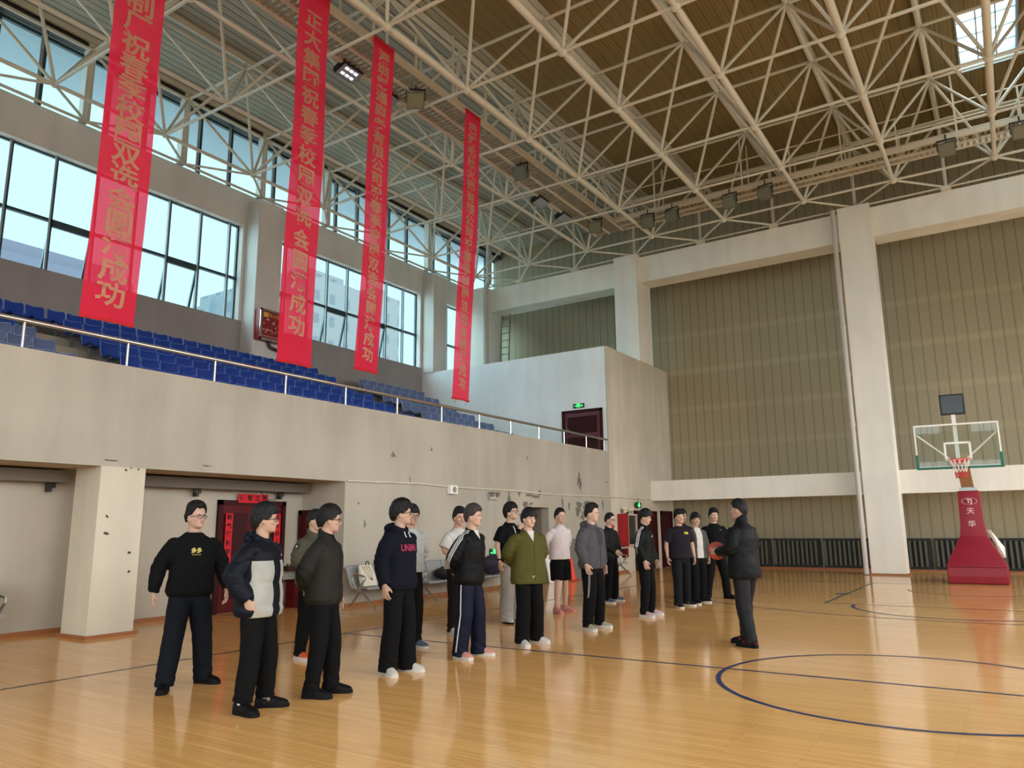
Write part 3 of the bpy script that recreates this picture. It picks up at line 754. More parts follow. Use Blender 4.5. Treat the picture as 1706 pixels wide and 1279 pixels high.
for k, (x, rz) in enumerate(((-9.6, -1.45), (-8.7, -1.7), (-6.7, -1.6), (-5.55, -1.7), (-.46, -1.57), (1.3, -1.5))):
    flood(x, 23.49, 12.0, rz, .5, 'grey box floodlight under the far catwalk, %s from the left' % nth(k), G2)

# ---------------------------------------------------------------- basketball stand
PADR = mat('red_vinyl_pad', rgb(140, 16, 40), rough=.45, noise=.12, nscale=2.5)
WHT = mat('white_enamel', rgb(232, 230, 224), rough=.35)
GRN = mat('green_pad', rgb(20, 104, 84), rough=.5)
RIM = mat('rim_orange_red', rgb(206, 58, 42), rough=.4)
NETW = mat('net_white', rgb(232, 220, 214), rough=.8); NETR = mat('net_red', rgb(190, 50, 60), rough=.8)
hp = empty('basketball_stand', (-.95, 23.6, 0)); tag(hp, 'red padded portable basketball stand with glass backboard in front of the far wall', 'basketball hoop')
m = MB()
cx, yf = -.95, 22.95
def sec(hw, y0, y1, z): return [(cx-hw, y0, z), (cx+hw, y0, z), (cx+hw, y1, z), (cx-hw, y1, z)]
m.loft([sec(.66, yf, 24.9, 0.01), sec(.67, yf-.02, 24.9, .20), sec(.66, yf, 24.9, .44)]); obj('base', m, PADR, hp, bevel=.03)
m = MB(); m.loft([sec(.67, yf-.03, 23.9, .43), sec(.61, yf+.02, 23.8, .58), sec(.42, yf+.12, 23.6, .95), sec(.30, yf+.20, 23.5, 1.20), sec(.265, yf+.24, 23.48, 1.5), sec(.245, yf+.28, 23.46, 2.36)])
front = obj('front_pad', m, PADR, hp, True, bevel=.015)
m = MB(); m.extr([(-.66, 23.55, 1.35), (-.62, 23.55, 1.35), (-.36, 24.0, .90), (-.36, 24.0, .62), (-.44, 23.95, .72), (-.50, 23.8, .98)], (.05, 0, 0)); obj('side_bracket', m, WHT, hp)
m = MB(); m.box((cx-.19, 23.2, 2.36), (cx+.19, 23.48, 2.44)); m.box((cx-.10, 23.2, 2.44), (cx+.10, 23.4, 2.62)); obj('hinge', m, GREYM, hp)
m = MB(); m.extr([(cx-.14, 23.45, 2.45), (cx-.14, 23.2, 2.45), (cx-.14, 21.95, 2.98), (cx-.14, 21.95, 3.24)], (.28, 0, 0)); obj('arm', m, mat('arm_tan', rgb(176, 148, 120), rough=.5), hp)
# backboard, turned a little
bb = Matrix.Translation((XC, 21.67, 0)) @ Matrix.Rotation(.0788, 4, 'Z')
def BP(x, y, z): return tuple(bb @ Vector((x, y, z)))
def bbox(mb, a, b):
    q = MB(); q.box(a, b); mb.add([BP(*v) for v in q.v], q.f); return mb
m = MB(); bbox(m, (-.9, .0, 2.90), (.9, .015, 3.95)); obj('backboard', m, BOARDGL, hp)
m = MB()
for a, b in (((-.92, -.01, 3.93), (.92, .045, 3.97)), ((-.92, -.01, 2.88), (-.885, .045, 3.97)), ((.885, -.01, 2.88), (.92, .045, 3.97)), ((-.92, -.01, 2.88), (.92, .045, 2.92))): bbox(m, a, b)
obj('board_frame', m, WHT, hp)
m = MB()
for a, b in (((-.295, -.004, 3.46), (.295, .0, 3.51)), ((-.295, -.004, 3.05), (-.245, .0, 3.51)), ((.245, -.004, 3.05), (.295, .0, 3.51)), ((-.295, -.004, 3.05), (.295, .0, 3.10))): bbox(m, a, b)
obj('target_square', m, WHT, hp)
m = MB()
for a, b in (((-.935, -.03, 2.85), (.935, .06, 2.905)), ((-.935, -.03, 2.85), (-.87, .06, 3.22)), ((.87, -.03, 2.85), (.935, .06, 3.22))): bbox(m, a, b)
obj('board_padding', m, GRN, hp, bevel=.01)
m = MB()
for s in (-1, 1): m.tube([BP(s*.86, .07, 3.72), BP(s*.12, .28, 3.05)], .022, 8)
obj('stay', m, WHT, hp, True)
m = MB(); bbox(m, (-.045, .22, 3.0), (.045, .30, 4.28)); obj('clock_post', m, WHT, hp)
m = MB(); bbox(m, (-.27, .20, 4.22), (.27, .30, 4.74)); ck = obj('shot_clock', m, BLACK, hp, bevel=.01)
m = MB(); bbox(m, (-.235, .193, 4.255), (.235, .199, 4.705)); obj('screen', m, mat('clock_screen', rgb(62, 70, 78), rough=.25), local(ck) if False else ck)
m = MB(); m.torus(BP(0, -.375, 3.05), .228, .011, 36, 8); bbox(m, (-.10, -.155, 2.98), (.10, -.0, 3.06)); bbox(m, (-.16, -.16, 3.02), (.16, -.13, 3.04)); obj('rim', m, RIM, hp, True)
m = MB()
for k in range(12):
    a0 = 2*PI*k/12; a1 = 2*PI*(k+.5)/12; a2 = 2*PI*(k+1)/12
    def NP(a, z): r = .226-.5*(3.04-z)+.55*(3.04-z)**2; return BP(r*math.cos(a), -.375+r*math.sin(a), z)
    m.cur = 0
    m.tube([NP(a0, 3.04), NP(a1, 2.86)], .006, 5); m.tube([NP(a2, 3.04), NP(a1, 2.86)], .006, 5)
    m.cur = 0; m.tube([NP(a1, 2.86), NP(a0, 2.74)], .006, 5); m.tube([NP(a1, 2.86), NP(a2, 2.74)], .006, 5)
    m.cur = 1; m.tube([NP(a0, 2.74), NP(a1, 2.66)], .007, 5); m.tube([NP(a2, 2.74), NP(a1, 2.66)], .007, 5); m.tube([NP(a1, 2.66), NP(a0, 2.60)], .007, 5); m.tube([NP(a1, 2.66), NP(a2, 2.60)], .007, 5)
obj('net', m, [NETW, NETR], hp, True)
LETW = mat('pad_lettering', rgb(226, 190, 190), rough=.7)
ho = OFF[hp.name]
def padM(z, dx=0): y = yf+.24+.04*(z-1.5)/.86-.02; return Matrix.Translation((cx+dx-ho.x, y-ho.y, z)) @ Matrix.Rotation(PI/2-.03, 4, 'X')
text_mesh('天', .18, LETW, 'lettering', hp, padM(1.83), bold=.002)
text_mesh('华', .18, LETW, 'lettering', hp, padM(1.50), bold=.002)
text_mesh('TJ', .15, LETW, 'emblem', hp, padM(2.09) @ Matrix.Shear('XY', 4, (.25, 0)) if False else padM(2.09), bold=.006)
m = MB(); rr = Matrix.Rotation(PI/2-.03, 3, 'X')
q = MB(); q.torus((0, 0, 0), .17, .006, 36, 6); m.add([tuple(rr @ Vector((v[0], v[1]*.52, v[2]))+Vector((cx, yf+.245, 2.09))) for v in q.v], q.f); obj('emblem_ring', m, LETW, hp)

# ---------------------------------------------------------------- radiators under the far beam
RADM = mat('radiator_dark', rgb(92, 92, 80), rough=.5)
RADB = mat('radiator_back', rgb(40, 40, 36), rough=.6)
spans = []; x = -10.9
while x < 9.0: spans.append((x, x+1.62)); x += 1.72
for k, (a, b) in enumerate(spans):
    r = empty('radiator', ((a+b)/2, YF-.2, 0)); tag(r, 'dark slatted radiator at the foot of the far wall, %s from the left corner' % nth(k), 'radiator', 'slatted radiators along the far wall')
    m = MB(); q = a+.03
    while q < b-.05: m.box((q, YF-.22, .14), (q+.07, YF-.14, .98)); q += .155
    obj('fins', m, RADM, r)
    m = MB(); m.box((a, YF-.24, .98), (b, YF-.10, 1.06)); obj('top_rail', m, RADB, r)
    m = MB(); m.box((a, YF-.24, .05), (b, YF-.10, .14)); obj('bottom_rail', m, RADB, r)
    m = MB(); m.box((a, YF-.11, .14), (b, YF-.06, .98)); obj('back_plate', m, RADB, r)

# ---------------------------------------------------------------- waiting benches
PERF = mat('perforated_steel_seat', rgb(158, 158, 160), rough=.4, metal=.35)
def bench(x, y, n, label, rz=0.0):
    r = local(empty('waiting_bench', (x, y, 0), rz)); tag(r, label, 'bench', 'metal waiting benches')
    W = .56
    m = MB(); m.box((.20, 0, .33), (.27, n*W, .38)); obj('beam', m, GREYM, r)
    for yy in (.12, n*W-.12):
        m = MB(); m.tube([(.24, yy, .35), (.40, yy, .20), (.62, yy, .015)], [.026, .022, .018], 8); m.tube([(.24, yy, .35), (.08, yy, .18), (-.06, yy, .015)], [.026, .022, .018], 8)
        obj('leg', m, CHROME, r, True)
    for yy in (.0, n*W):
        m = MB(); m.tube([(.22, yy, .38), (.14, yy, .52), (.10, yy, .61), (.14, yy, .645), (.34, yy, .64), (.44, yy, .62), (.44, yy, .56), (.34, yy, .46), (.30, yy, .38)], .020, 8); obj('armrest', m, CHROME, r, True)
    for k in range(n):
        y0, y1 = k*W+.015, (k+1)*W-.015
        pts = [(.50, .395), (.48, .42), (.10, .40), (.04, .44), (-.09, .80), (-.07, .81)]
        m = MB(); rings = []
        for (px, pz), (nx, nz) in zip(pts, [(.01, -.02), (0, -.02), (0, -.02), (.0, -.018), (-.018, -.01), (-.012, .01)]):
            rings.append([(px, y0, pz), (px, y1, pz), (px+nx, y1, pz+nz), (px+nx, y0, pz+nz)])
        m.loft(rings); obj('seat_shell', m, PERF, r)
bench(-11.02, 10.95, 3, 'silver waiting bench against the wall, right of the recess, with a white bag on it')
bench(-11.02, 12.80, 3, 'silver waiting bench behind the white T-shirt man, with a black coat on it')
bench(-11.02, 14.65, 3, 'silver waiting bench under the low exit sign, covered by dark bags')
bench(-11.02, 20.6, 4, 'silver waiting bench at far end of the wall beside the red cabinet')
bench(-12.32, 3.55, 3, 'silver waiting bench inside the left recess, at the left edge of the photo')
# things lying on the benches
TOTE = mat('tote_canvas', rgb(222, 216, 200), rough=.85); TOTS = mat('tote_print', rgb(110, 92, 66), rough=.8)
t = empty('tote_bag', (-10.86, 11.33, .42)); tag(t, 'white canvas bag with brown curved stripes on the first bench', 'bag'); local(t)
m = MB(); m.loft([[(.10, -.20, 0), (.10, .17, 0), (-.02, .17, 0), (-.02, -.20, 0)], [(.04, -.20, .18), (.04, .17, .18), (-.07, .17, .18), (-.07, -.20, .18)], [(-.06, -.18, .40), (-.06, .15, .40), (-.10, .15, .40), (-.10, -.18, .40)]]); obj('bag_body', m, TOTE, t, bevel=.012)
m = MB()
for k in range(4):
    a = -.15+k*.065
    m.tube([(-.045-.0, a, .385), (.0, a+.05, .26), (.058, .05+.3*a, .13), (.066, .06, .10)], .007, 5)
obj('print', m, TOTS, t)
m = MB(); m.torus((-.08, .05, .42), .045, .012, 14, 6, Matrix.Rotation(PI/2, 3, 'Y')); obj('strap', m, DARKM, t, True)
CLOTHK = mat('black_cloth', rgb(20, 20, 22), rough=.8, noise=.2, nscale=12)
CLOTHN = mat('navy_cloth', rgb(34, 30, 48), rough=.75, noise=.2, nscale=10)
def lump(name, label, cat, c, sz, mt, seed, extra=None):
    m = MB(); m.ell(c, sz, 22, 14); vs = []
    for v in m.v:
        q = Vector(v); d = q-Vector(c); n_ = mnoise.noise(q*6+Vector((seed, 0, 0))); q = Vector(c)+d*(1+.22*n_); q.z = max(q.z, c[2]-sz[2]*.82); vs.append(tuple(q))
    m.v = vs
    if extra: extra(m)
    o = obj(name, m, mt, None, True); tag(o, label, cat)
lump('coat', 'black coat lying on the second bench, one sleeve hanging down', 'coat', (-10.78, 13.75, .54), (.24, .30, .15), CLOTHK, 3, lambda m: m.tube([(-10.6, 13.6, .5), (-10.5, 13.58, .42), (-10.49, 13.57, .16)], [.07, .085, .08], 8))
lump('duffel_bag', 'dark navy bag on the third bench below the low exit sign', 'bag', (-10.86, 15.75, .64), (.19, .42, .25), CLOTHN, 5, lambda m: m.tube([(-10.72, 15.6, .85), (-10.64, 15.9, .62), (-10.66, 16.1, .46)], .012, 6))
lump('rucksack', 'black bag on the bench in the left recess', 'bag', (-12.12, 4.98, .62), (.14, .22, .25), CLOTHK, 9)

# ---------------------------------------------------------------- doors, signs, cabinets
def door(nm, origin, xdir, w, h, leaves, mt, md, handle=True, frame=.09):
    """door standing in a wall; xdir runs along the wall, the door faces to the right of it"""
    X = Vector(xdir); N = Vector((X.y, -X.x, 0)); O = Vector(origin)
    d = struct(empty(nm, origin)); 
    def B(mb, a, b):
        q = MB(); q.box(a, b); mb.add([tuple(O+X*v[0]+N*v[1]+Vector((0, 0, v[2]))) for v in q.v], q.f)
    m = MB(); B(m, (0, -.02, 0), (frame, .07, h)); B(m, (w-frame, -.02, 0), (w, .07, h)); B(m, (0, -.02, h-frame), (w, .07, h)); obj('door_frame', m, md, d)
    lw = (w-2*frame)/leaves
    for k in range(leaves):
        a = frame+k*lw
        m = MB(); B(m, (a+.004, -.02, 0.01), (a+lw-.004, .03, h-frame))
        lf = obj('door_leaf', m, mt, d)
        m = MB(); B(m, (a+.12, .03, .25), (a+lw-.12, .038, h*.42)); B(m, (a+.12, .03, h*.5), (a+lw-.12, .038, h-frame-.15)); obj('panel', m, md, lf)
        if handle:
            hx = a+lw-.10 if k == 0 and leaves > 1 else a+.10
            m = MB(); m.tube([tuple(O+X*hx+N*.03+Vector((0, 0, 1.0))), tuple(O+X*hx+N*.08+Vector((0, 0, 1.0))), tuple(O+X*(hx+.12)+N*.08+Vector((0, 0, 1.0)))], .012, 6); obj('handle', m, CHROME, lf, True)
    return d
door('door_1', (XR, 9.0, 0), (0, 1, 0), 1.58, 2.09, 2, MAROON, MAROOND)
door('door_2', (-12.50, 11.0, 0), (1, 0, 0), .95, 1.92, 1, MAROON, MAROOND)
door('door_3', (XW, 25.1, 0), (0, 1, 0), 1.98, 2.09, 2, MAROON, MAROOND)
door('door_4', (XW, 27.52, 0), (0, 1, 0), 1.1, 2.11, 1, MAROOND, MAROOND)
door('door_5', (-13.08, YE, 3.92), (1, 0, 0), 1.58, 1.66, 1, mat('plum_door', rgb(96, 34, 48), rough=.4), MAROOND)
PAPR = mat('red_couplet_paper', rgb(196, 22, 34), rough=.75); INK = mat('couplet_ink', rgb(28, 10, 10), rough=.8)
def couplet(name, label, y, z, w, h, chars, vertical):
    r = empty(name, (XR+.055, y, z-h/2)); tag(r, label, 'couplet', 'red paper couplets on the double door'); local(r)
    m = MB(); m.box((.02, -w/2, 0), (.024, w/2, h)); obj('paper', m, PAPR, r)
    n = len(chars)
    for i, ch in enumerate(chars):
        yy = 0 if vertical else -w/2+w*(i+.5)/n; zz = h-h*(i+.5)/n if vertical else h/2
        text_mesh(ch, min(w, h)*.72, INK, 'character', r, plane_m((.026, yy, zz), (0, 1, 0), (0, 0, 1)), extrude=.001, bold=.003)
couplet('couplet', 'vertical red paper couplet on the left leaf of the double door', 9.23, 1.28, .155, 1.12, '朝气蓬勃学习好', True)
couplet('couplet', 'vertical red paper couplet on the right leaf of the double door', 10.37, 1.28, .155, 1.12, '天天向上身体健', True)
couplet('couplet', 'short horizontal red paper above the double door', 9.76, 2.13, .70, .17, '体育之家', False)
# exit signs
SGN = mat('exit_sign_green', rgb(8, 70, 32), rough=.4)
SGL = mat('exit_sign_lit', rgb(60, 255, 110), emit=(.10, 1, .25, 1), estr=2.2)
def runner(M_, s, parent, arrow='right'):
    """running man in front of a doorway with an arrow, as raised lit shapes on the sign"""
    m = MB()
    def bar(p, q, w):
        p = Vector(p); q = Vector(q); d = (q-p).normalized(); n_ = Vector((-d.y, d.x))*w/2
        m.extr([M_ @ Vector((*(p+n_), 0)), M_ @ Vector((*(p-n_), 0)), M_ @ Vector((*(q-n_), 0)), M_ @ Vector((*(q+n_), 0))], M_.to_3x3() @ Vector((0, 0, .004)))
    for p, q, w in (((-.06, .36), (.06, .36), .13), ((.0, .28), (-.05, .0), .13), ((-.05, .0), (.10, -.14), .09), ((.10, -.14), (.06, -.38), .09), ((-.05, .0), (-.16, -.2), .09), ((-.16, -.2), (-.32, -.26), .08), ((.0, .22), (.18, .08), .07), ((-.0, .22), (-.18, .16), .07), ((-.18, .16), (-.22, .0), .06),
                    ((-.42, -.42), (-.42, .44), .05), ((-.42, .44), (.36, .44), .05), ((.36, .44), (.36, -.42), .05)): bar((p[0]*s, p[1]*s), (q[0]*s, q[1]*s), w*s)
    sg = 1 if arrow == 'right' else -1
    for p, q in (((.6, 0), (1.0, 0)), ((1.02, 0), (.82, .2)), ((1.02, 0), (.82, -.2)), ((-.62, 0), (-1.0, 0))): bar((sg*p[0]*s, p[1]*s), (sg*q[0]*s, q[1]*s), .1*s)
    obj('symbol', m, SGL, parent)
def exit_sign(label, c, xdir, w, h):
    r = empty('exit_sign', c); tag(r, label, 'exit sign', 'green exit signs'); local(r)
    X = Vector(xdir); N = X.cross(Vector((0, 0, 1)))
    m = MB(); q = MB(); q.box((-w/2, -.03, -h/2), (w/2, .0, h/2)); m.add([tuple(X*v[0]-N*(v[1])*-1+Vector((0, 0, v[2]))) for v in q.v], q.f); obj('sign_box', m, SGN, r)
    runner(plane_m(N*.002, X, (0, 0, 1)), h*.95, r)
exit_sign('green running-man exit sign low on the wall above the third bench', (XW+.03, 16.36, .90), (0, 1, 0), .43, .20)
exit_sign('green running-man exit sign above the balcony door', (-12.42, YE-.03, 5.73), (1, 0, 0), .44, .16)
s = empty('arrow_sign', (XW+.08, 25.33, 2.19)); tag(s, 'small green hanging sign with a down arrow beyond the benches', 'exit sign'); local(s)
m = MB(); m.extr([(0, -.21, .04), (0, -.15, 0), (0, .15, 0), (0, .21, .04), (0, .21, .15), (0, .15, .2), (0, -.15, .2), (0, -.21, .15)], (.04, 0, 0)); obj('sign_box', m, SGN, s)
m = MB(); m.extr([(.041, -.035, .18), (.041, -.035, .10), (.041, -.13, .10), (.041, 0, .015), (.041, .13, .10), (.041, .035, .10), (.041, .035, .18)], (.004, 0, 0)); obj('symbol', m, SGL, s)
m = MB(); m.tube([(.02, 0, .2), (.02, 0, .32), (-.08, 0, .32)], .008, 6); obj('hanger', m, DARKM, s)
# red cabinet with a mirror, a vase on top
c = empty('display_cabinet', (XW+.02, 24.36, .88)); tag(c, 'red wall cabinet with a dark glass door beyond the far bench', 'cabinet'); local(c)
m = MB(); m.box((-.01, -.62, 0), (.16, -.12, 1.08)); obj('red_door', m, RED if False else mat('cabinet_red', rgb(150, 26, 32), rough=.45), c)
m = MB(); m.box((-.01, -.12, 0), (.15, -.07, 1.08)); m.box((-.01, .60, 0), (.15, .65, 1.08)); m.box((-.01, -.07, 1.03), (.15, .60, 1.08)); m.box((-.01, -.07, 0), (.15, .60, .05)); obj('cabinet_frame', m, mat('cabinet_trim', rgb(196, 176, 160), rough=.4), c)
m = MB(); m.box((-.01, -.07, .05), (.10, .60, 1.03)); obj('glass_door', m, mat('dark_mirror', rgb(40, 46, 38), rough=.12, spec=.8), c)
f = empty('flower_pot', (XW+.10, 24.34, 1.96)); tag(f, 'bunch of pale flowers standing on top of the red cabinet', 'flowers'); local(f)
m = MB(); m.tube([(0, 0, 0), (0, 0, .06)], [.05, .06], 10); obj('pot', m, DARKM, f, True)
m = MB(); random.seed(3)
for _ in range(16): m.ell((random.uniform(-.06, .10), random.uniform(-.32, .30), .10+random.uniform(-.03, .09)), random.uniform(.035, .06), 8, 6)
obj('blossoms', m, mat('blossom_cream', rgb(214, 206, 178), rough=.8), f, True)
m = MB()
for _ in range(10): m.ell((random.uniform(-.05, .08), random.uniform(-.3, .34), .06+random.uniform(0, .06)), (.03, .06, .015), 8, 5)
obj('leaves', m, mat('leaf_dark', rgb(46, 54, 34), rough=.7), f, True)
m = MB(); m.box((XW, 23.26, 1.48), (XW+.05, 23.40, 1.62)); o = obj('fire_alarm', m, RED, None, bevel=.008); tag(o, 'small red fire alarm box on the wall left of the red cabinet', 'fire alarm')
m = MB(); m.box((XW, 24.02, .50), (XW+.12, 24.30, .80)); o = obj('extinguisher_box', m, MAROON, None, bevel=.01); tag(o, 'small dark red box on the wall under the red cabinet', 'box')
# wall speaker, emergency lamp, conduit
s = empty('wall_speaker', (XW, 14.54, 2.33)); tag(s, 'small white box speaker on the bench wall just below the conduit', 'speaker'); local(s)
m = MB(); m.box((0, -.14, 0), (.12, .14, .21)); obj('speaker_box', m, WHT, s, bevel=.012)
m = MB(); m.tube([(.12, .0, .105), (.128, .0, .105)], .075, 18); obj('speaker_cone', m, GREYM, s)
s = empty('emergency_lamp', (XW, 16.28, 2.24)); tag(s, 'twin-head grey emergency lamp on the bench wall above the black T-shirt man', 'emergency lamp'); local(s)
m = MB(); m.box((0, -.17, .0), (.08, .17, .16)); obj('lamp_body', m, mat('lamp_grey', rgb(176, 170, 158), rough=.5), s, bevel=.01)
for q in (-.12, .12):
    m = MB(); m.tube([(.05, q, .16), (.12, q, .13)], [.05, .075], 14); obj('lamp_head', m, GREYM, s, True)
m = MB(); m.tube([(XW+.03, y_, z_) for y_, z_ in ((11.09, 2.49), (13.4, 2.53), (14.6, 2.50), (17.2, 2.51), (19.6, 2.47), (22.5, 2.51), (26.7, 2.52))], .022, 8); o = obj('conduit', m, WALLP, None, True); tag(o, 'long thin white conduit running along the bench wall', 'conduit')
# ducts and brackets in the recess
for a, b, lab in ((1.0, 6.08, 'dark duct under the recess ceiling left of the square column'), (6.78, 10.95, 'dark duct under the recess ceiling above the double door')):
    r = empty('duct', (XR+.16, (a+b)/2, 2.24)); tag(r, lab, 'duct', 'ducts in the recess')
    m = MB(); m.box((XR+.02, a, 2.27), (XR+.34, b, 2.45)); obj('duct_body', m, DUCTM, r)
    q = a+1.63 if a > 2 else 2.06
    while q < b-.15:
        m = MB(); m.box((XR+.10, q, 2.19), (XR+.14, q+.14, 2.28)); m.box((XR+.06, q+.02, 2.13), (XR+.18, q+.07, 2.2)); obj('bracket', m, DARKM, r); q += 1.9
m = MB(); m.tube([(XR+.3, 9.7, 2.30), (XR+.26, 9.9, 2.12), (XR+.25, 10.1, 2.10), (XR+.28, 10.3, 2.30)], .007, 5); o = obj('cable', m, BLACK, None, True); tag(o, 'loose black cable looping below the duct right of the door sign', 'cable')
# coat rack and red cabinet in the recess corner
r = empty('wall_rack', (XR, 10.82, .70)); tag(r, 'dark wooden rack with pegs on the recess wall beside the dark red door', 'rack'); local(r)
m = MB(); m.box((0, -.20, .0), (.16, .20, .10)); obj('shelf', m, mat('dark_wood', rgb(58, 34, 28), rough=.5), r)
m = MB()
for q in (-.16, -.08, 0, .08, .16): m.ell((.10, q, .12), (.022, .022, .03), 8, 6)
obj('knob', m, DARKM, r, True)
for q in (-.12, .02, .14):
    m = MB(); m.torus((.15, q, -.06), .05, .008, 12, 6, Matrix.Rotation(PI/2, 3, 'Y')); obj('hook', m, GREYM, r, True)
r = empty('red_bin', (-12.25, 10.72, 0)); tag(r, 'small red box cabinet on the floor of the recess corner', 'cabinet'); local(r)
m = MB(); m.box((-.14, -.14, 0), (.14, .14, .50)); obj('body', m, MAROON, r, bevel=.01)
m = MB(); m.box((-.17, -.17, .50), (.17, .17, .54)); obj('lid', m, MAROOND, r)
# cone, leaning boards
r = empty('traffic_cone', (-10.92, 19.75, 0)); tag(r, 'orange traffic cone at the wall behind the grey hoodie man', 'cone'); local(r)
m = MB(); m.rbox((-.18, -.18, 0), (.18, .18, .04), .04); obj('base', m, mat('cone_base', rgb(150, 50, 36), rough=.6), r)
m = MB(); m.tube([(0, 0, .04), (0, 0, .66)], [.145, .03], 18); obj('cone_body', m, mat('cone_orange', rgb(226, 60, 34), rough=.5), r, True)
m = MB(); m.extr([(XW+.30, 20.05, 0), (XW+.30, 20.75, 0), (XW+.05, 20.6, 1.18), (XW+.05, 20.15, 1.18)], (.03, 0, .006)); o = obj('folded_sign', m, mat('grey_board', rgb(112, 112, 104), rough=.6)); tag(o, 'grey folded board leaning on the wall behind the orange cone', 'board')
m = MB(); m.extr([(XW+.22, 18.75, 0), (XW+.22, 19.45, 0), (XW+.05, 19.45, .86), (XW+.05, 18.75, .86)], (.03, 0, .005)); o = obj('white_board', m, WHT); tag(o, 'white board leaning on the wall beside the grey niche', 'board')
# hose cabinet on the first pillar
c = empty('hose_cabinet', (-19.0, 14.97, 7.30)); tag(c, 'red hose cabinet with a poster on its door, on the pillar between the big windows', 'cabinet'); local(c)
m = MB(); m.box((0, -.42, 0), (.24, .42, .98)); obj('cabinet_body', m, mat('hose_red', rgb(150, 30, 40), rough=.4), c)
m = MB(); 
for a, b in (((.24, -.42, 0), (.27, .42, .06)), ((.24, -.42, .92), (.27, .42, .98)), ((.24, -.42, 0), (.27, -.35, .98)), ((.24, .35, 0), (.27, .42, .98))): m.box(a, b)
obj('door_trim', m, CHROME, c)
m = MB(); m.box((.24, -.35, .06), (.255, .35, .92)); ps = obj('poster', m, mat('poster_red', rgb(132, 30, 36), rough=.4), c)
POY = mat('poster_yellow', rgb(222, 176, 84), rough=.6); POW = mat('poster_pale', rgb(214, 170, 150), rough=.6)
text_mesh('消火栓', .15, POY, 'lettering', ps, plane_m((.257, .10, .80), (0, 1, 0), (0, 0, 1)), extrude=.001)
m = MB(); m.box((.256, -.30, .73), (.259, -.12, .88)); obj('picture', m, POY, ps)
m = MB(); random.seed(5)
for _ in range(14):
    a, b = random.uniform(-.3, .26), random.uniform(.2, .66); m.box((.256, a, b), (.259, a+random.uniform(.03, .1), b+random.uniform(.015, .06)))
for q in range(9): m.box((.256, -.31+q*.07, .11), (.259, -.27+q*.07, .14))
obj('picture', m, POW, ps)
m = MB(); m.tube([(.10, .05, .0), (.10, .12, -.14), (.10, .40, -.2), (.10, .60, -.2)], .05, 8); obj('pipe', m, mat('pipe_green_black', rgb(44, 50, 44), rough=.5), c, True)
# down pipes, ladder
m = MB(); m.tube([(-4.0, 25.93, .02), (-4.0, 25.93, 11.9)], .075, 12)
for z in (1.4, 3.0, 4.6, 6.2, 7.8, 9.4, 11): m.tube([(-4.0, 25.93, z), (-4.0, 25.93, z+.12)], .088, 12)
o = obj('down_pipe', m, mat('pvc_grey_white', rgb(196, 190, 182), rough=.4), None, True); tag(o, 'grey-white drain pipe down the left side of the tall column', 'pipe')
m = MB(); m.tube([(-18.22, 25.85, 7.75), (-18.22, 25.85, 11.8), (-18.22, 26.1, 12.2), (-18.22, 26.1, 14.6)], .12, 12); m.tube([(-18.22, 25.85, 11.6), (-18.22, 25.85, 11.75)], .14, 12); o = obj('down_pipe', m, MATS['pvc_grey_white'], None, True); tag(o, 'thick white drain pipe in the far left corner beside the ladder', 'pipe')
r = empty('ladder', (-17.7, 26.8, 7.75)); tag(r, 'narrow metal ladder leaning in the corner right of the drain pipe', 'ladder'); local(r)
for s_ in (-.22, .22):
    m = MB(); m.tube([(s_+.10, -.5, 0), (s_-.25, .25, 3.2)], .028, 6); obj('side_rail', m, GREYM, r, True)
for k in range(9):
    t_ = (k+.5)/9.5; m = MB(); m.tube([(-.22+.10-.35*t_, -.5+.75*t_, 3.2*t_), (.22+.10-.35*t_, -.5+.75*t_, 3.2*t_)], .018, 6); obj('rung', m, GREYM, r, True)
m = MB(); m.box((-12.36, YE-.03, 4.72), (-12.28, YE, 4.80)); o = obj('socket', m, DARKM); tag(o, 'small dark socket on the balcony end wall left of the plum door', 'socket')
# peeling paint on the bench wall
PEEL = mat('bare_render', rgb(112, 107, 98), rough=.9, noise=.15, nscale=8)
PEELD = mat('dark_chip', rgb(70, 62, 52), rough=.9)
random.seed(11)
def patch(y, z, w, h, mt=PEEL, px=XW):
    n = 26; pts = []; ph = random.uniform(0, 6); k1, k2 = random.choice((2, 3)), random.choice((4, 5, 7))
    for i in range(n):
        a = 2*PI*i/n; r_ = 1+.35*math.sin(k1*a+ph)+.25*math.sin(k2*a+2*ph)+random.uniform(-.1, .1)
        pts.append((px, y+w*.40*r_*math.cos(a), z+h*.40*r_*math.sin(a)))
    m = MB(); m.extr(pts, (.003, 0, 0)); obj('peeled_patch', m, mt, wall_left)
for y, z, w, h in ((12.48, 3.12, .16, .13), (21.09, 2.97, .34, .42), (21.15, 2.78, .14, .26), (18.03, 3.46, .08, .10), (17.6, 2.44, .16, .14), (18.3, 2.40, .9, .10), (18.7, 2.50, .22, .16), (17.09, 2.30, .18, .32), (17.9, 2.16, .42, .14), (18.2, 2.18, .2, .1), (21.0, 2.10, .55, .42), (21.5, 2.22, .5, .26), (21.25, 1.85, .25, .3), (22.2, 2.15, .3, .2),
                   (20.0, 2.24, .14, .3), (20.4, 2.15, .12, .28), (22.68, 2.26, .12, .36), (17.7, 1.82, .26, .22), (13.05, 2.62, .05, .12), (13.8, 3.35, .08, .1), (11.45, 2.05, .06, .06), (11.65, 1.62, .07, .18), (23.0, 3.0, .16, .05)): patch(y, z, w, h)
for y, z, w, h in ((6.22, 2.57, .20, .03), (6.46, 2.44, .04, .05), (6.54, 2.47, .03, .03), (6.66, 2.46, .05, .03), (7.86, 2.59, .20, .02), (6.24, 1.49, .08, .06), (6.23, 1.74, .05, .05), (6.62, 1.2, .05, .06), (6.64, .92, .04, .06)): patch(y, z, w, h, PEELD, XW+.003)

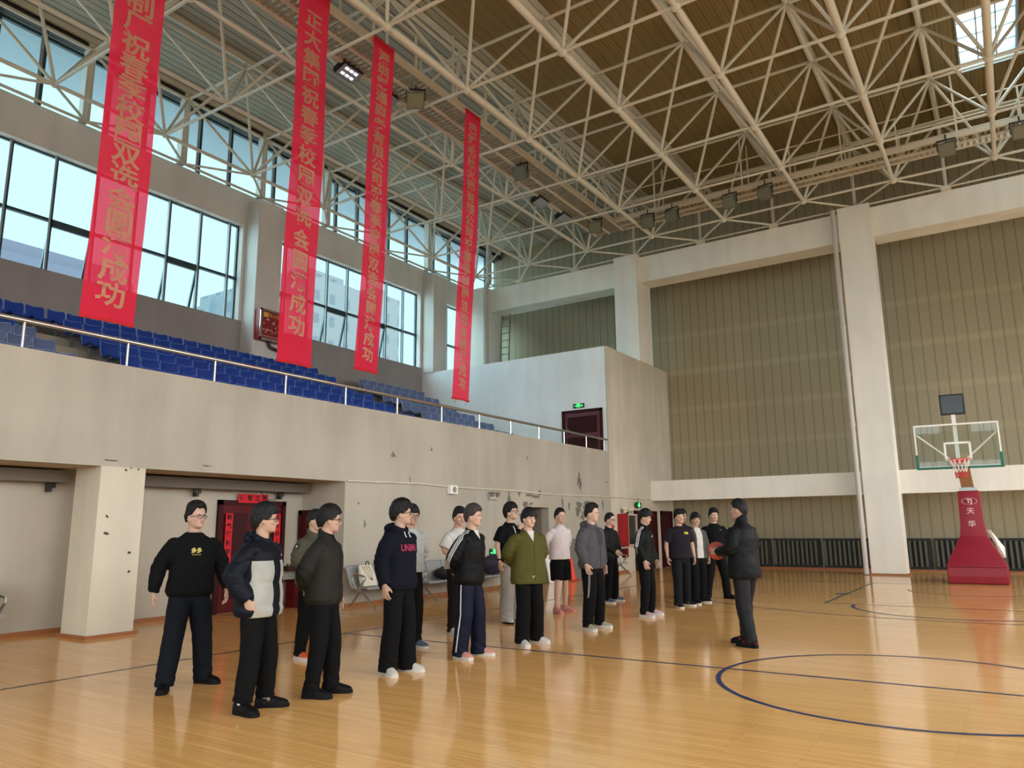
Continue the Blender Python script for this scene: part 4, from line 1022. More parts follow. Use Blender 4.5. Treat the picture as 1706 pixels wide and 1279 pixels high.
# ---------------------------------------------------------------- buildings outside
def facade(name, c1, c2, sx, sy):
    m = mat(name, c1, rough=.8); n, l, b = nodes_of(m); tc = n.new('ShaderNodeTexCoord')
    sp = n.new('ShaderNodeSeparateXYZ'); l.new(tc.outputs['Object'], sp.inputs[0]); cb = n.new('ShaderNodeCombineXYZ'); ad = n.new('ShaderNodeMath'); l.new(sp.outputs[0], ad.inputs[0]); l.new(sp.outputs[1], ad.inputs[1]); l.new(ad.outputs[0], cb.inputs[0]); l.new(sp.outputs[2], cb.inputs[1])
    br = n.new('ShaderNodeTexBrick'); br.offset = 0; br.inputs['Scale'].default_value = 1; br.inputs['Brick Width'].default_value = sx; br.inputs['Row Height'].default_value = sy; br.inputs['Mortar Size'].default_value = sy*.28; br.inputs['Mortar Smooth'].default_value = 0
    br.inputs['Color1'].default_value = c2; br.inputs['Color2'].default_value = c2; br.inputs['Mortar'].default_value = c1
    l.new(cb.outputs[0], br.inputs['Vector']); l.new(br.outputs['Color'], b.inputs['Base Color']); return m
FA = facade('pale_facade', rgb(68, 80, 84), rgb(52, 66, 74), 2.6, 3.0)
def tower(label, x0, x1, y0, y1, h, mt):
    r = empty('apartment_tower', ((x0+x1)/2, (y0+y1)/2, -1)); tag(r, label, 'building', 'buildings seen through the windows')
    m = MB(); m.box((x0, y0, -1), (x1, y1, h)); obj('walls', m, mt, r)
    m = MB(); m.box((x0+2, y0+1, h), (x1-2, y1-1, h+1.6)); obj('roof_house', m, mt, r)
tower('pale blue office block outside the leftmost window', -78, -60, 2, 33.6, 22.0, facade('blue_facade', rgb(52, 64, 78), rgb(44, 56, 72), 1.4, 3.2))
tower('pale apartment tower outside the second bay of windows, left one', -84, -70, 53.5, 60.5, 28.6, FA)
tower('pale apartment tower outside the second bay of windows, middle one', -84, -70, 61.5, 70, 33.0, FA)
tower('pale apartment tower outside the second bay of windows, right one', -84, -70, 74, 78, 33.6, FA)
m = MB(); m.tube([(-70, 48.4, -1), (-70, 48.4, 25.6), (-70, 48.4, 26.6)], [.62, .62, .4], 14); o = obj('chimney', m, mat('chimney_blue', rgb(44, 66, 74), rough=.7), None, True); tag(o, 'pale blue chimney outside the first bay of windows', 'chimney')
m = MB(); m.box((-160, -160, -1.3), (-20.5, 200, -1.0)); m.box((10.6, -160, -1.3), (160, 200, -1.0)); m.box((-20.5, -160, -1.3), (10.6, -12.6, -1.0)); struct(obj('ground', m, mat('ground_grey', rgb(150, 150, 146), rough=.9)))
# ---------------------------------------------------------------- people
def sstep(a, b, x):
    t = min(1, max(0, (x-a)/(b-a))); return t*t*(3-2*t)
def remesh(mb, voxel, smooth=2, factor=.5):
    """the overlapping closed shapes in mb become one continuous surface"""
    me = bpy.data.meshes.new('tmp'); me.from_pydata([tuple(v) for v in mb.v], [], mb.f)
    o = bpy.data.objects.new('tmp', me); COL.objects.link(o)
    bm = bmesh.new(); bm.from_mesh(me); bmesh.ops.recalc_face_normals(bm, faces=bm.faces); bm.to_mesh(me); bm.free()
    r = o.modifiers.new('r', 'REMESH'); r.mode = 'VOXEL'; r.voxel_size = voxel; r.adaptivity = 0
    if smooth:
        s = o.modifiers.new('s', 'SMOOTH'); s.iterations = smooth; s.factor = factor
    dg = bpy.context.evaluated_depsgraph_get(); dg.update()
    out = bpy.data.meshes.new_from_object(o.evaluated_get(dg))
    bpy.data.objects.remove(o); bpy.data.meshes.remove(me)
    return out
def ring(z, w, f, b, cx=0.0, cy=0.0, n=28, e=2.3):
    r = []
    for k in range(n):
        a = 2*PI*k/n; c, s = math.cos(a), math.sin(a)
        X = math.copysign(abs(c)**(2/e), c); Y = math.copysign(abs(s)**(2/e), s)
        r.append((cx+(f*X if X > 0 else -b*X*-1 if False else (b*abs(X)*-1 if X < 0 else 0)), cy+w*Y, z))
    return r
HEADP = [(-.122, .020, .060, -.005), (-.114, .036, .078, .005), (-.100, .049, .085, .028), (-.082, .057, .087, .050), (-.066, .063, .086, .066), (-.045, .069, .086, .084), (-.020, .0735, .084, .095), (.004, .0755, .090, .100), (.030, .0765, .092, .102), (.060, .073, .086, .098), (.088, .062, .070, .083), (.108, .044, .046, .058), (.118, .020, .016, .030)]   # z, half width, front, back
def head_shapes(mb, T):
    """face, skull, nose, ears; T maps head coordinates (x forward, z up) to the body"""
    def P(vs): return [tuple(T @ Vector(v)) for v in vs]
    q = MB(); q.loft([ring(z, w, f, b) for z, w, f, b in HEADP])
    q.tube([(.082, 0, .004), (.098, 0, -.022), (.106, 0, -.040), (.090, 0, -.050)], [.007, .010, .0125, .008], 10)
    for s in (-1, 1):
        q.ell((.094, s*.012, -.043), (.010, .008, .008), 8, 6)
        q.ell((-.008, s*.077, -.022), (.018, .010, .031), 10, 8, Matrix.Rotation(s*.25, 3, 'Z'))
        q.ell((.062, s*.045, -.036), (.020, .018, .018), 10, 7)     # cheek
        q.ell((.079, s*.028, .006), (.012, .024, .008), 10, 7)     # brow
    q.ell((.084, 0, -.066), (.009, .024, .0055), 10, 6); q.ell((.082, 0, -.077), (.010, .021, .0065), 10, 6); q.ell((.074, 0, -.104), (.014, .022, .014), 10, 7)
    mb.add(P(q.v), q.f)
def hand_shapes(mb, w, d, pn, side, curl=.35, spread=.12):
    """palm, four jointed fingers of unequal length and a thumb from the side of the palm"""
    d = Vector(d).normalized(); pn = Vector(pn); pn = (pn-d*pn.dot(d)).normalized(); w = Vector(w)
    t = d.cross(pn)*side; t.normalize()                          # towards the thumb
    rings = []
    for u, hw, hh in ((-.03, .025, .020), (.0, .028, .019), (.03, .036, .017), (.07, .043, .015), (.092, .041, .012), (.10, .034, .008)):
        c = w+d*u; rg = []
        for k in range(12):
            a = 2*PI*k/12; rg.append(c+t*(hw*math.cos(a))+pn*(hh*math.sin(a)))
        rings.append(rg)
    mb.loft(rings)
    for i, (off, L) in enumerate(((.033, .074), (.011, .084), (-.011, .078), (-.032, .060))):
        b = w+d*.090+t*off; ang = curl*.6; dirn = (d+t*(spread*off/.033)).normalized(); pts = [b-d*.015, b]; q = b
        for k, (fr, add) in enumerate(((.45, 0), (.30, curl), (.25, curl*.8))):
            ang += add; v = dirn*math.cos(ang)+pn*math.sin(ang); q = q+v*(L*fr); pts.append(q)
        mb.tube(pts, [.010, .0098, .0090, .0082, .0066], 8)
    b = w+d*.022+t*.026; v1 = (d*.62+t*.62+pn*.42).normalized(); v2 = (d*.85+t*.15+pn*.5).normalized()
    mb.tube([b-d*.01-t*.012, b+v1*.032, b+v1*.036+v2*.028, b+v1*.036+v2*.052], [.015, .0125, .011, .008], 8)
ARM = {
 'down': dict(e=(-.035, -.262, 1.145), w=(.025, -.272, .905), d=(.14, .03, -1), pn=(.05, 1, .0), c=.38),
 'down_fwd': dict(e=(-.02, -.268, 1.145), w=(.085, -.262, .915), d=(.30, .05, -1), pn=(-.1, 1, .0), c=.45),
 'out': dict(e=(-.03, -.30, 1.15), w=(.02, -.345, .915), d=(.12, -.05, -1), pn=(.05, 1, .0), c=.5),
 'back': dict(e=(-.085, -.285, 1.155), w=(-.185, -.10, 1.0), d=(-.1, .9, -.35), pn=(-1, 0, -.2), c=.5),
 'pocket': dict(e=(-.09, -.30, 1.15), w=(.03, -.245, .945), d=(.45, .22, -1), pn=(-.2, 1, .0), c=.2),
 'front': dict(e=(-.0, -.275, 1.155), w=(.175, -.085, 1.0), d=(.35, .8, -.45), pn=(-.8, .1, .3), c=.6),
 'belly': dict(e=(-.02, -.285, 1.16), w=(.16, -.13, 1.06), d=(.25, .95, -.1), pn=(-1, .2, .0), c=.4),
 'chest': dict(e=(.11, -.29, 1.17), w=(.215, -.13, 1.345), d=(-.25, .75, .55), pn=(-1, -.1, -.2), c=.5),
 'ball': dict(e=(.00, -.275, 1.15), w=(.265, -.150, 1.115), d=(.93, .22, .05), pn=(-.1, 1, .0), c=.30),
}
def arm_pts(side, p):
    a = ARM[p] if isinstance(p, str) else p
    def m(v): return Vector((v[0], v[1]*(-side), v[2]))
    return Vector((0, side*.178, 1.372)), m(a['e']), m(a['w']), m(a['d']), m(a['pn']), a['c']
def bend(p, q, r, n=7):
    """a limb's centre line from p over the joint q to r, rounded at the joint"""
    out = []
    for i in range(n+1):
        t = i/n
        if t < .4: out.append(p.lerp(q, t/.5))
        elif t > .6: out.append(q.lerp(r, (t-.5)/.5))
        else:
            a = p.lerp(q, .8); b = q.lerp(r, .2); u = (t-.4)/.2; out.append(a.lerp(q, u).lerp(q.lerp(b, u), u))
    return out
TORSO = [(.80, .150, .085, .105), (.88, .168, .100, .125), (.96, .163, .100, .118), (1.06, .152, .100, .096), (1.18, .162, .112, .100), (1.28, .178, .116, .112), (1.35, .184, .106, .112), (1.395, .163, .088, .102), (1.425, .126, .070, .088), (1.450, .088, .060, .074), (1.478, .062, .053, .064)]
SKINS = {}
def skin(tone):
    if tone not in SKINS: SKINS[tone] = mat('skin_%d' % len(SKINS), rgb(*[int(c*.84) for c in tone]), rough=.5, spec=.35, noise=.05, nscale=14)
    return SKINS[tone]
HAIRM = mat('black_hair', rgb(15, 13, 13), rough=.62, spec=.28, noise=.3, nscale=60)
HAIRB = mat('ash_brown_hair', rgb(56, 48, 46), rough=.6, spec=.3, noise=.3, nscale=60)
EYEW = mat('eye_white', rgb(178, 168, 160), rough=.3); EYEB = mat('eye_dark', rgb(26, 18, 16), rough=.2)
BROW = mat('eyebrow', rgb(34, 28, 26), rough=.8); LIPS = mat('lips', rgb(168, 104, 92), rough=.5)
SPEC = mat('spectacle_frame', rgb(30, 28, 30), rough=.3); SPECG = glass('spectacle_glass', (.96, .97, .97, 1), .08)
FAB = {}
def fabric(name, c, rough=.85, n=.14, gloss=.12):
    c = tuple(int(v*(.62 if max(c) < 70 else .88)) for v in c)
    if name not in FAB:
        m = mat(name, rgb(*c), rough=rough, spec=gloss, noise=n, nscale=7, bump=.12, bscale=30); FAB[name] = m
    return FAB[name]
def wrinkle(me, amp, seed, fz=1.0, joints=(), quilt=False):
    """cloth folds: slanting noise everywhere, tighter rings near elbows, knees and hems"""
    sv = Vector((seed*3.7, seed*1.3, seed*2.1))
    ns = [v.normal.copy() for v in me.vertices]
    for v, n in zip(me.vertices, ns):
        p = v.co
        a = 1-2*abs(mnoise.noise(Vector((p.x*5+p.z*3.5, p.y*5-p.z*3.5, p.z*7*fz))+sv))
        b = mnoise.noise(Vector((p.x*4, p.y*4, p.z*3))+sv)
        k = .35
        for j, rad in joints:
            d = (p-j).length
            if d < rad: k = max(k, 1.15*(1-d/rad)+.35)
        if any((p-j).length < rad for j, rad in joints): a = .65*a+.35*math.sin(p.z*80+p.x*45+p.y*30+5*b)
        v.co = p+n*(amp*(k*1.25*a+.8*b)+(.013*(abs(math.sin(PI*(p.z-.70)/.193))**.6-.6) if quilt else 0))
    me.update()
def split(me, planes, pred):
    """cuts the mesh along the planes and moves the faces chosen by pred into a second mesh"""
    bm = bmesh.new(); bm.from_mesh(me)
    for co, no in planes: bmesh.ops.bisect_plane(bm, geom=bm.verts[:]+bm.edges[:]+bm.faces[:], plane_co=co, plane_no=no)
    sel = [f for f in bm.faces if pred(f.calc_center_median())]
    b2 = bm.copy()
    keep = {f.index for f in sel}; bm.faces.index_update(); b2.faces.ensure_lookup_table()
    idx = {f.index for f in sel}
    bmesh.ops.delete(b2, geom=[f for f in b2.faces if f.index not in idx], context='FACES')
    bmesh.ops.delete(bm, geom=sel, context='FACES')
    m2 = bpy.data.meshes.new('part'); b2.to_mesh(m2); bm.to_mesh(me); bm.free(); b2.free(); me.update()
    return m2
TRIMG = mat('shoe_overlay_grey', rgb(120, 118, 114), rough=.6)
HAIRST = {   # front line, side line, back line (elevation in degrees), thickness front, top, side, back, roughness
 'short': (36, 4, -34, .014, .022, .010, .012, .004), 'spiky': (38, 2, -34, .030, .034, .010, .012, .012), 'fringe': (13, -6, -42, .022, .028, .016, .018, .006),
 'messy': (20, -10, -46, .026, .034, .018, .026, .014), 'bowl': (8, -8, -40, .026, .026, .020, .020, .004), 'side': (26, -2, -40, .026, .032, .014, .016, .007), 'perm': (22, 2, -36, .030, .032, .012, .014, .012),
 'crop': (34, 6, -36, .010, .014, .009, .010, .002), 'curtain': (22, -8, -44, .026, .030, .020, .022, .008)}
def hair_mesh(style, T, seed):
    fl, sl, bl, tf, tt, ts, tb, rg = HAIRST[style]
    nA, nE = 132, 84; vs = []; C0 = Vector((0, 0, .008)); sv = Vector((seed*5.1, seed, -seed*2))
    for j in range(nE+1):
        el = -60+150*j/nE
        for i in range(nA):
            az = 2*PI*i/nA; c = math.cos(az); e = math.radians(el)
            d = Vector((math.cos(e)*math.cos(az), math.cos(e)*math.sin(az), math.sin(e)))
            a_ = .094 if d.x > 0 else .103
            R = 1/math.sqrt((d.x/a_)**2+(d.y/.0775)**2+(d.z/.112)**2)
            aa = abs(((az+PI) % (2*PI))-PI)                     # 0 front .. pi back
            if aa < PI/2: u = sstep(.55, 1.25, aa); line = fl+(sl-fl)*u
            else: u = sstep(1.6, 2.6, aa); line = sl+(bl-sl)*u
            if 1.25 < aa < 1.85 and style not in ('fringe', 'messy', 'bowl', 'curtain'): line += 10*(1-abs(aa-1.6)/.3)*(-.6)
            line += 7*mnoise.noise(Vector((az*3.2, seed, 0)))*(1 if aa < 1.2 else .4)
            th = tf+(ts-tf)*sstep(.5, 1.3, aa) if aa < PI/2 else ts+(tb-ts)*sstep(1.6, 2.4, aa)
            th = th+(tt-th)*sstep(25, 65, el)
            k = sstep(line-3, line+5, el)
            swirl = az*6.5+1.6*mnoise.noise(d*2.2+sv)
            lock = 1-2*abs(mnoise.noise(Vector((swirl*1.0, el*.018, seed))))          # locks falling from the crown
            fine = 1-2*abs(mnoise.noise(Vector((swirl*3.1, el*.03, seed+9))))
            curl_ = mnoise.noise(d*15+sv) *.8 if style == 'perm' else .35*mnoise.noise(d*8+sv)
            rag = rg*curl_+(.35*rg+.0035)*lock+.0022*fine
            r = R*.93+k*(th+R*.07+rag)
            q = C0+d*r
            vs.append(tuple(T @ q))
    fs = [(j*nA+i, j*nA+(i+1) % nA, (j+1)*nA+(i+1) % nA, (j+1)*nA+i) for j in range(nE) for i in range(nA)]
    fs.append(tuple(range(nA-1, -1, -1))); fs.append(tuple(nE*nA+i for i in range(nA)))
    return vs, fs
def shoe(mb, sole, c, yaw, k=1.0, chunky=1.0):
    R = Matrix.Rotation(yaw, 3, 'Z')
    def rings(secs, z0):
        out = []
        for x, w, h in secs:
            rg = []
            for i in range(13):
                a = PI*i/12; rg.append(tuple(R @ Vector((x*k, w*k*math.cos(a)*(1.0 if a else 1), 0))+Vector((c[0], c[1], z0+h*k*math.sin(a)**.7))))
            out.append(rg)
        return out
    mb.loft(rings([(-.082, .022, .05), (-.075, .034, .082), (-.03, .040, .098), (.02, .042, .092), (.06, .044, .074), (.11, .048, .055), (.16, .044, .042), (.188, .026, .026)], .022))
    pts = [(-.088, .0), (-.08, .028), (-.04, .040), (.02, .041), (.08, .048), (.14, .049), (.18, .035), (.198, .0)]
    pts = pts+[(x, -y) for x, y in pts[-2:0:-1]]
    w = [R @ Vector((x*k*1.02, y*k*1.04, 0)) for x, y in pts]
    sole.prism([(q.x+c[0], q.y+c[1]) for q in w], .0, .024*chunky+.004)
def ribbon(name, bv, path, x0, w, mt, parent, s):
    """a narrow strip of cloth laid on the garment; path holds (point inside, outward direction)"""
    rows = []
    for q, o in path:
        pr = []
        for e in (-w, w):
            h = bv.ray_cast(Vector((q.x+x0+e, q.y, q.z))+o*.45, -o)
            if h[0] is None or (h[0]-q).length > .22: pr = None; break
            pr.append((h[0]+o*.0035)*s)
        if pr: rows.append(pr)
    if len(rows) < 3: return
    m = MB(); m.add([v for r in rows for v in r], [(2*i, 2*i+1, 2*i+3, 2*i+2) for i in range(len(rows)-1)])
    obj(name, m, mt, parent, True)
PN = [0]
def person(label, feet, H, yaw, head=(0, 0), tone=(206, 158, 128), hair='short', hairm=None, arms=('down', 'down'), top=None, pants=None, shoes=None, glasses=False, lean=(0, 0), toes=(12, -12), group='players listening to the coach', extra=None, build=1.0, voxel=.0068):
    PN[0] += 1; seed = PN[0]
    fr, fl_ = Vector((*feet[0], 0)), Vector((*feet[1], 0)); base = (fr+fl_)/2
    yr = math.radians(yaw); root = empty('person', (base.x, base.y, 0), yr); tag(root, label, 'person', group); local(root)
    s = (H-.015)/1.765
    Ri = Matrix.Rotation(-yr, 3, 'Z')
    FT = {-1: (Ri @ (fr-base))/s, 1: (Ri @ (fl_-base))/s}
    LX, LY = lean
    def tor(z): return Vector((LX*(z-.85)/.6, LY*(z-.85)/.6, 0))
    S = Matrix.Scale(s, 4)
    def fin(name, me, mt, smooth=True, parent=None):
        me.transform(S); me.name = name; me.materials.clear(); me.materials.append(mt)
        o = mesh_obj(name, me, parent or root, smooth); OFF[o.name] = Vector((0, 0, 0)); return o
    hd = Vector((LX+.025, LY, 1.64)); hy, hp_ = math.radians(head[0]), math.radians(head[1]); hr = math.radians(head[2]) if len(head) > 2 else 0
    TH = Matrix.Translation(hd) @ Matrix.Rotation(hy, 4, 'Z') @ Matrix.Rotation(-hp_, 4, 'Y') @ Matrix.Rotation(hr, 4, 'X') @ Matrix.Scale(1.02, 4)
    # --- body, one continuous surface
    b = MB()
    b.loft([[(x+tor(z).x, y*build+tor(z).y, z) for x, y, z in ring(z, w*.93, f*.93, bk*.93)] for z, w, f, bk in TORSO])
    nk = TH @ Vector((-.018, 0, -.055))
    b.tube([(tor(1.40).x-.01, tor(1.40).y, 1.40), (tor(1.48).x-.002, tor(1.48).y, 1.48), tuple(nk)], [.075, .060, .058], 16)
    head_shapes(b, TH)
    limbs = {}
    for sd in (-1, 1):
        Sh, E, Wr, dd, pn, c = arm_pts(sd, arms[0 if sd < 0 else 1]); t = tor(1.4); Sh = Sh+t; E = E+t*.8; Wr = Wr+t*.6
        Sh.y *= build; limbs[sd] = (Sh, E, Wr)
        b.ell(tuple(Sh+Vector((0, -sd*.012, -.012))), (.050, .044, .046), 14, 9)
        b.tube(bend(Sh, E, Wr), [.044, .047, .043, .040, .040, .037, .030, .025], 12)
        hand_shapes(b, Wr, dd, pn, -sd, c)
        hip = Vector((0, sd*.088, .87)); an = Vector((FT[sd].x, FT[sd].y, .085)); kn = hip.lerp(an, .5)+Vector((.028, 0, .02)); limbs[sd*2] = (hip, kn, an)
        b.tube(bend(hip, kn, an), [.080, .074, .064, .055, .053, .055, .045, .036], 12); b.ell((an.x+.02, an.y, .06), (.05, .034, .045), 10, 7)
    fin('body', remesh(b, voxel, 2, .4), skin(tone))
    # --- hair, eyes, brows, mouth, glasses
    vs, fs = hair_mesh(hair, TH, seed); me = bpy.data.meshes.new('hair'); me.from_pydata(vs, [], fs); fin('hair', me, hairm or HAIRM)
    RT = TH.to_3x3().normalized()
    for q in (-1, 1):
        m = MB(); m.ell(TH @ Vector((.0735, q*.031, -.013)), (.0095, .0150, .0056), 12, 7, RT); m.cur = 1; m.ell(TH @ Vector((.0785, q*.0305, -.013)), (.0075, .0062, .0060), 10, 6, RT)
        m.v = [tuple(Vector(v)*s) for v in m.v]; obj('eye', m, [EYEW, EYEB], root, True)
        m = MB(); m.tube([TH @ Vector((.0905, q*.014, .003)), TH @ Vector((.0885, q*.032, .0085)), TH @ Vector((.075, q*.050, .003))], [.0042, .0048, .003], 6)
        m.v = [tuple(Vector(v)*s) for v in m.v]; obj('eyebrow', m, BROW, root, True)
    m = MB(); m.ell(TH @ Vector((.0865, 0, -.0665)), (.0085, .023, .0042), 10, 6, TH.to_3x3().normalized()); m.ell(TH @ Vector((.0855, 0, -.0755)), (.0095, .020, .0052), 10, 6, TH.to_3x3().normalized())
    m.v = [tuple(Vector(v)*s) for v in m.v]; obj('mouth', m, LIPS, root, True)
    if glasses:
        m = MB()
        for q in (-1, 1):
            pts = [(.098-.010*abs(math.cos(a)) if False else .0985-.16*max(0, abs(q*.032+.024*math.cos(a))-.03), q*.032+.024*math.cos(a), -.014+.018*math.sin(a)) for a in [2*PI*i/18 for i in range(19)]]
            m.tube([TH @ Vector(v) for v in pts], .0024, 6, False)
            m.tube([TH @ Vector((.094, q*.056, -.006)), TH @ Vector((.04, q*.080, -.006)), TH @ Vector((-.02, q*.083, -.012))], .0026, 6)
        m.tube([TH @ Vector((.0985, -.008, -.010)), TH @ Vector((.0985, .008, -.010))], .0024, 6)
        m.v = [tuple(Vector(v)*s) for v in m.v]; obj('glasses', m, SPEC, root, True)
    # --- trousers or shorts
    p = pants; m = MB(); pr = p.get('r', (.098, .080, .075)); lo = p.get('loose', 1.06)
    m.loft([[(x+tor(z).x, y*build+tor(z).y, z) for x, y, z in ring(z, w*lo, f*lo, bk*lo)] for z, w, f, bk in ((.79, .150, .085, .100), (.86, .168, .100, .124), (.94, .165, .102, .120), (1.02, .155, .100, .104))])
    J = []
    for sd in (-1, 1):
        hip, kn, an = limbs[sd*2]; J += [(an+Vector((0, 0, .02)), .12)]
        if p.get('short'):
            e = hip.lerp(kn, .86); m.tube([hip+Vector((0, 0, -.02)), hip.lerp(e, .5), e], [pr[0], pr[0]*1.02, pr[0]*1.04], 16)
        else:
            bot = an+Vector((0, 0, p.get('hem', .045)-.085)); kb = an.lerp(kn, .45)
            m.tube([hip+Vector((0, 0, -.02)), hip.lerp(kn, .5), kn, kb, an.lerp(kn, .12), bot], [pr[0], pr[0]*.96, pr[1], (pr[1]+pr[2])/2, pr[2], pr[2]*p.get('flare', 1.0)], 16)
    me = remesh(m, .0095, 3, .5); wrinkle(me, .010, seed+20, 1.0, J)
    if p.get('stripe'):
        bvp = BVHTree.FromPolygons([v.co.copy() for v in me.vertices], [tuple(pl.vertices) for pl in me.polygons])
        for sd in (-1, 1):
            hip, kn, an = limbs[sd*2]; path = [hip.lerp(kn, t) for t in np.linspace(-.15, 1, 16)]+[kn.lerp(an, t) for t in np.linspace(.06, 1.0, 16)]
            ribbon('side_stripe', bvp, [(q, Vector((0, sd, 0))) for q in path], 0, p.get('sw', .008), p['stripe'], root, s)
    po = fin('shorts' if p.get('short') else 'trousers', me, p['m'])
    # --- shoes
    for sd in (-1, 1):
        sh = shoes; m = MB(); so = MB(); an = limbs[sd*2][2]; ty = math.radians(toes[0 if sd < 0 else 1])
        shoe(m, so, (an.x, an.y), ty, sh.get('k', 1.05), sh.get('chunky', 1.0))
        if sh.get('sock'):
            q = MB(); q.tube([(an.x, an.y, .08), (an.x, an.y, .15)], .042, 12); q.v = [tuple(Vector(v)*s) for v in q.v]; obj('sock', q, sh['sock'], root, True)
        m.v = [tuple(Vector(v)*s) for v in m.v]; so.v = [tuple(Vector(v)*s) for v in so.v]
        o = obj('shoe', m, sh['m'], root, True); OFF[o.name] = Vector((0, 0, 0)); obj('sole', so, sh['sole'], o, True)
        q = MB(); Rz = Matrix.Rotation(ty, 3, 'Z'); kk = sh.get('k', 1.05); anv = Vector((an.x, an.y, 0))
        for e_ in (-1, 1):
            for x0, x1 in ((-.01, .035), (.02, .065), (.05, .095)):
                q.tube([Rz @ (Vector((x0, e_*.0425, .040))*kk)+anv, Rz @ (Vector((x1*.9, e_*.0375, .066))*kk)+anv, Rz @ (Vector((x1, e_*.026, .080-.25*max(0, x1-.03)))*kk)+anv], [.006, .0055, .004], 6)
            q.tube([Rz @ (Vector((-.084, e_*.012, .05))*kk)+anv, Rz @ (Vector((-.06, e_*.036, .062))*kk)+anv, Rz @ (Vector((-.02, e_*.041, .05))*kk)+anv, Rz @ (Vector((.0, e_*.043, .034))*kk)+anv], .006, 6)
        q.v = [tuple(Vector(v)*s) for v in q.v]; obj('overlay', q, sh.get('trim', TRIMG), o, True)
        q = MB()
        for i in range(4):
            x0 = .030+.022*i; zz = .022+(.094-.016*i)*kk
            q.tube([Rz @ Vector((x0*kk, -.022, 0))+Vector((an.x, an.y, zz-.012)), Rz @ Vector((x0*kk+.004, 0, 0))+Vector((an.x, an.y, zz+.002)), Rz @ Vector((x0*kk, .022, 0))+Vector((an.x, an.y, zz-.012))], .004, 5)
        q.v = [tuple(Vector(v)*s) for v in q.v]; obj('laces', q, sh.get('lace', sh['sole']), o, True)
    # --- top garment
    g = top; hem = g.get('hem', .86); lo = g.get('loose', .02); m = MB(); rs = []
    zz = [z for z in (hem, hem+.05, .97, 1.06, 1.18, 1.28, 1.35, 1.395, 1.425, 1.450, 1.472) if z >= hem-.001]
    T_ = np.array(TORSO)
    for z in sorted(set(zz)):
        w, f, bk = (float(np.interp(z, T_[:, 0], T_[:, i])) for i in (1, 2, 3))
        t = lo+(.015-lo)*sstep(1.20, 1.45, z)+g.get('hang', .012)*(1-sstep(hem, 1.25, z))
        if z <= hem+.02: t -= g.get('tuck', 0)
        w2 = max(w, .160) if z < 1.2 else w
        rs.append([(x+tor(z).x, y*build+tor(z).y, z) for x, y, z in ring(z, w2+t, max(f, .100 if z < 1.3 else f)+t*.9, max(bk, .098 if z < 1.3 else bk)+t*.9, n=32)])
    m.loft(rs)
    sr = g.get('sr', (.070, .060, .042)); J = []
    for sd in (-1, 1):
        Sh, E, Wr = limbs[sd]
        m.ell(tuple(Sh+Vector((0, -sd*.006, -.008))), (sr[0]-.003, sr[0]-.008, .066), 16, 10)
        if g.get('short'):
            e = Sh.lerp(E, .80); m.tube([Sh+Vector((0, 0, .01)), Sh.lerp(e, .35), e], [sr[0]*.72, sr[0]*.93, sr[0]*.98], 16)
        else:
            cut = Wr.lerp(E, g.get('cuff', .02)); a = bend(Sh, E, cut, 8)
            m.tube(a, [sr[0]*.74, sr[0]*.93]+[sr[0]+(sr[1]-sr[0])*min(1, i/4) if i <= 4 else sr[1]+(sr[2]-sr[1])*((i-4)/4)**1.5 for i in range(2, 9)], 16); J += [(E, .13), (cut, .08)]
    col = g.get('collar', 'crew'); nb = Vector((tor(1.47).x-.006, tor(1.47).y, 1.468))
    if col == 'crew': m.torus(nb+Vector((0, 0, .002)), .066, .010, 28, 8, Matrix.Rotation(.22, 3, 'Y'))
    elif col in ('stand', 'stand_tall'):
        hh = .075 if col == 'stand_tall' else .050
        m.loft([[(nb.x+r_*math.cos(a), nb.y+r_*.96*math.sin(a), nb.z+z-.35*z*math.cos(a)-.016*math.cos(a)) for a in [2*PI*i/24 for i in range(24)]] for r_, z in ((.085, -.03), (.078, .0), (.074, hh), (.066, hh+.004))])
    elif col == 'shirt':
        m.torus(nb+Vector((0, 0, .008)), .070, .014, 28, 8, Matrix.Rotation(.35, 3, 'Y'))
        for q in (-1, 1): m.ell(nb+Vector((.062, q*.045, -.035)), (.016, .036, .030), 12, 8, Matrix.Rotation(q*.5, 3, 'X'))
    elif col == 'hood':
        m.torus(nb+Vector((-.004, 0, .012)), .082, .024, 28, 10, Matrix.Rotation(.42, 3, 'Y'))
        m.ell(nb+Vector((-.105, 0, .005)), (.060, .105, .058), 18, 12); m.ell(nb+Vector((-.125, 0, -.055)), (.045, .085, .075), 16, 10)
    me = remesh(m, .0085, 3, .5); wrinkle(me, g.get('amp', .010), seed, g.get('fz', 1.0), J, g.get('quilt', False))
    parts = []
    for nm_, pl, pred, pm in g.get('panels', ()):
        parts.append((nm_, split(me, pl, pred), pm))
    bv = BVHTree.FromPolygons([v.co.copy() for v in me.vertices], [tuple(pl.vertices) for pl in me.polygons])
    to = fin(g.get('name', 'top'), me, g['m'])
    for nm_, pm_, mt_ in parts:
        if len(pm_.polygons): fin(nm_, pm_, mt_, parent=to)
    if g.get('stripes'):            # three stripes over the shoulder and down the outer sleeve
        for sd in (-1, 1):
            Sh, E, Wr = limbs[sd]; path = []
            for t in np.linspace(0, 1, 8): path.append((Vector((Sh.x, sd*(.085+.06*t), 1.36)), Vector((0, sd*.35*t, 1)).normalized()))
            for t in np.linspace(.15, 1, 7): path.append((Sh+Vector((0, -sd*.02, -.02)), Vector((0, sd*math.sin(t*1.45), math.cos(t*1.45)+.02)).normalized()))
            out = Vector((0, sd, 0))
            for t in np.linspace(.12, 1, 12): path.append((Sh.lerp(E, t), out))
            if g['stripes'].get('end', 2) > 1.2:
                for t in np.linspace(.08, .86, 10): path.append((E.lerp(Wr, t), out))
            for k in (-1, 0, 1): ribbon('stripe', bv, path, k*.022, .0058, g['stripes']['m'], to, s)
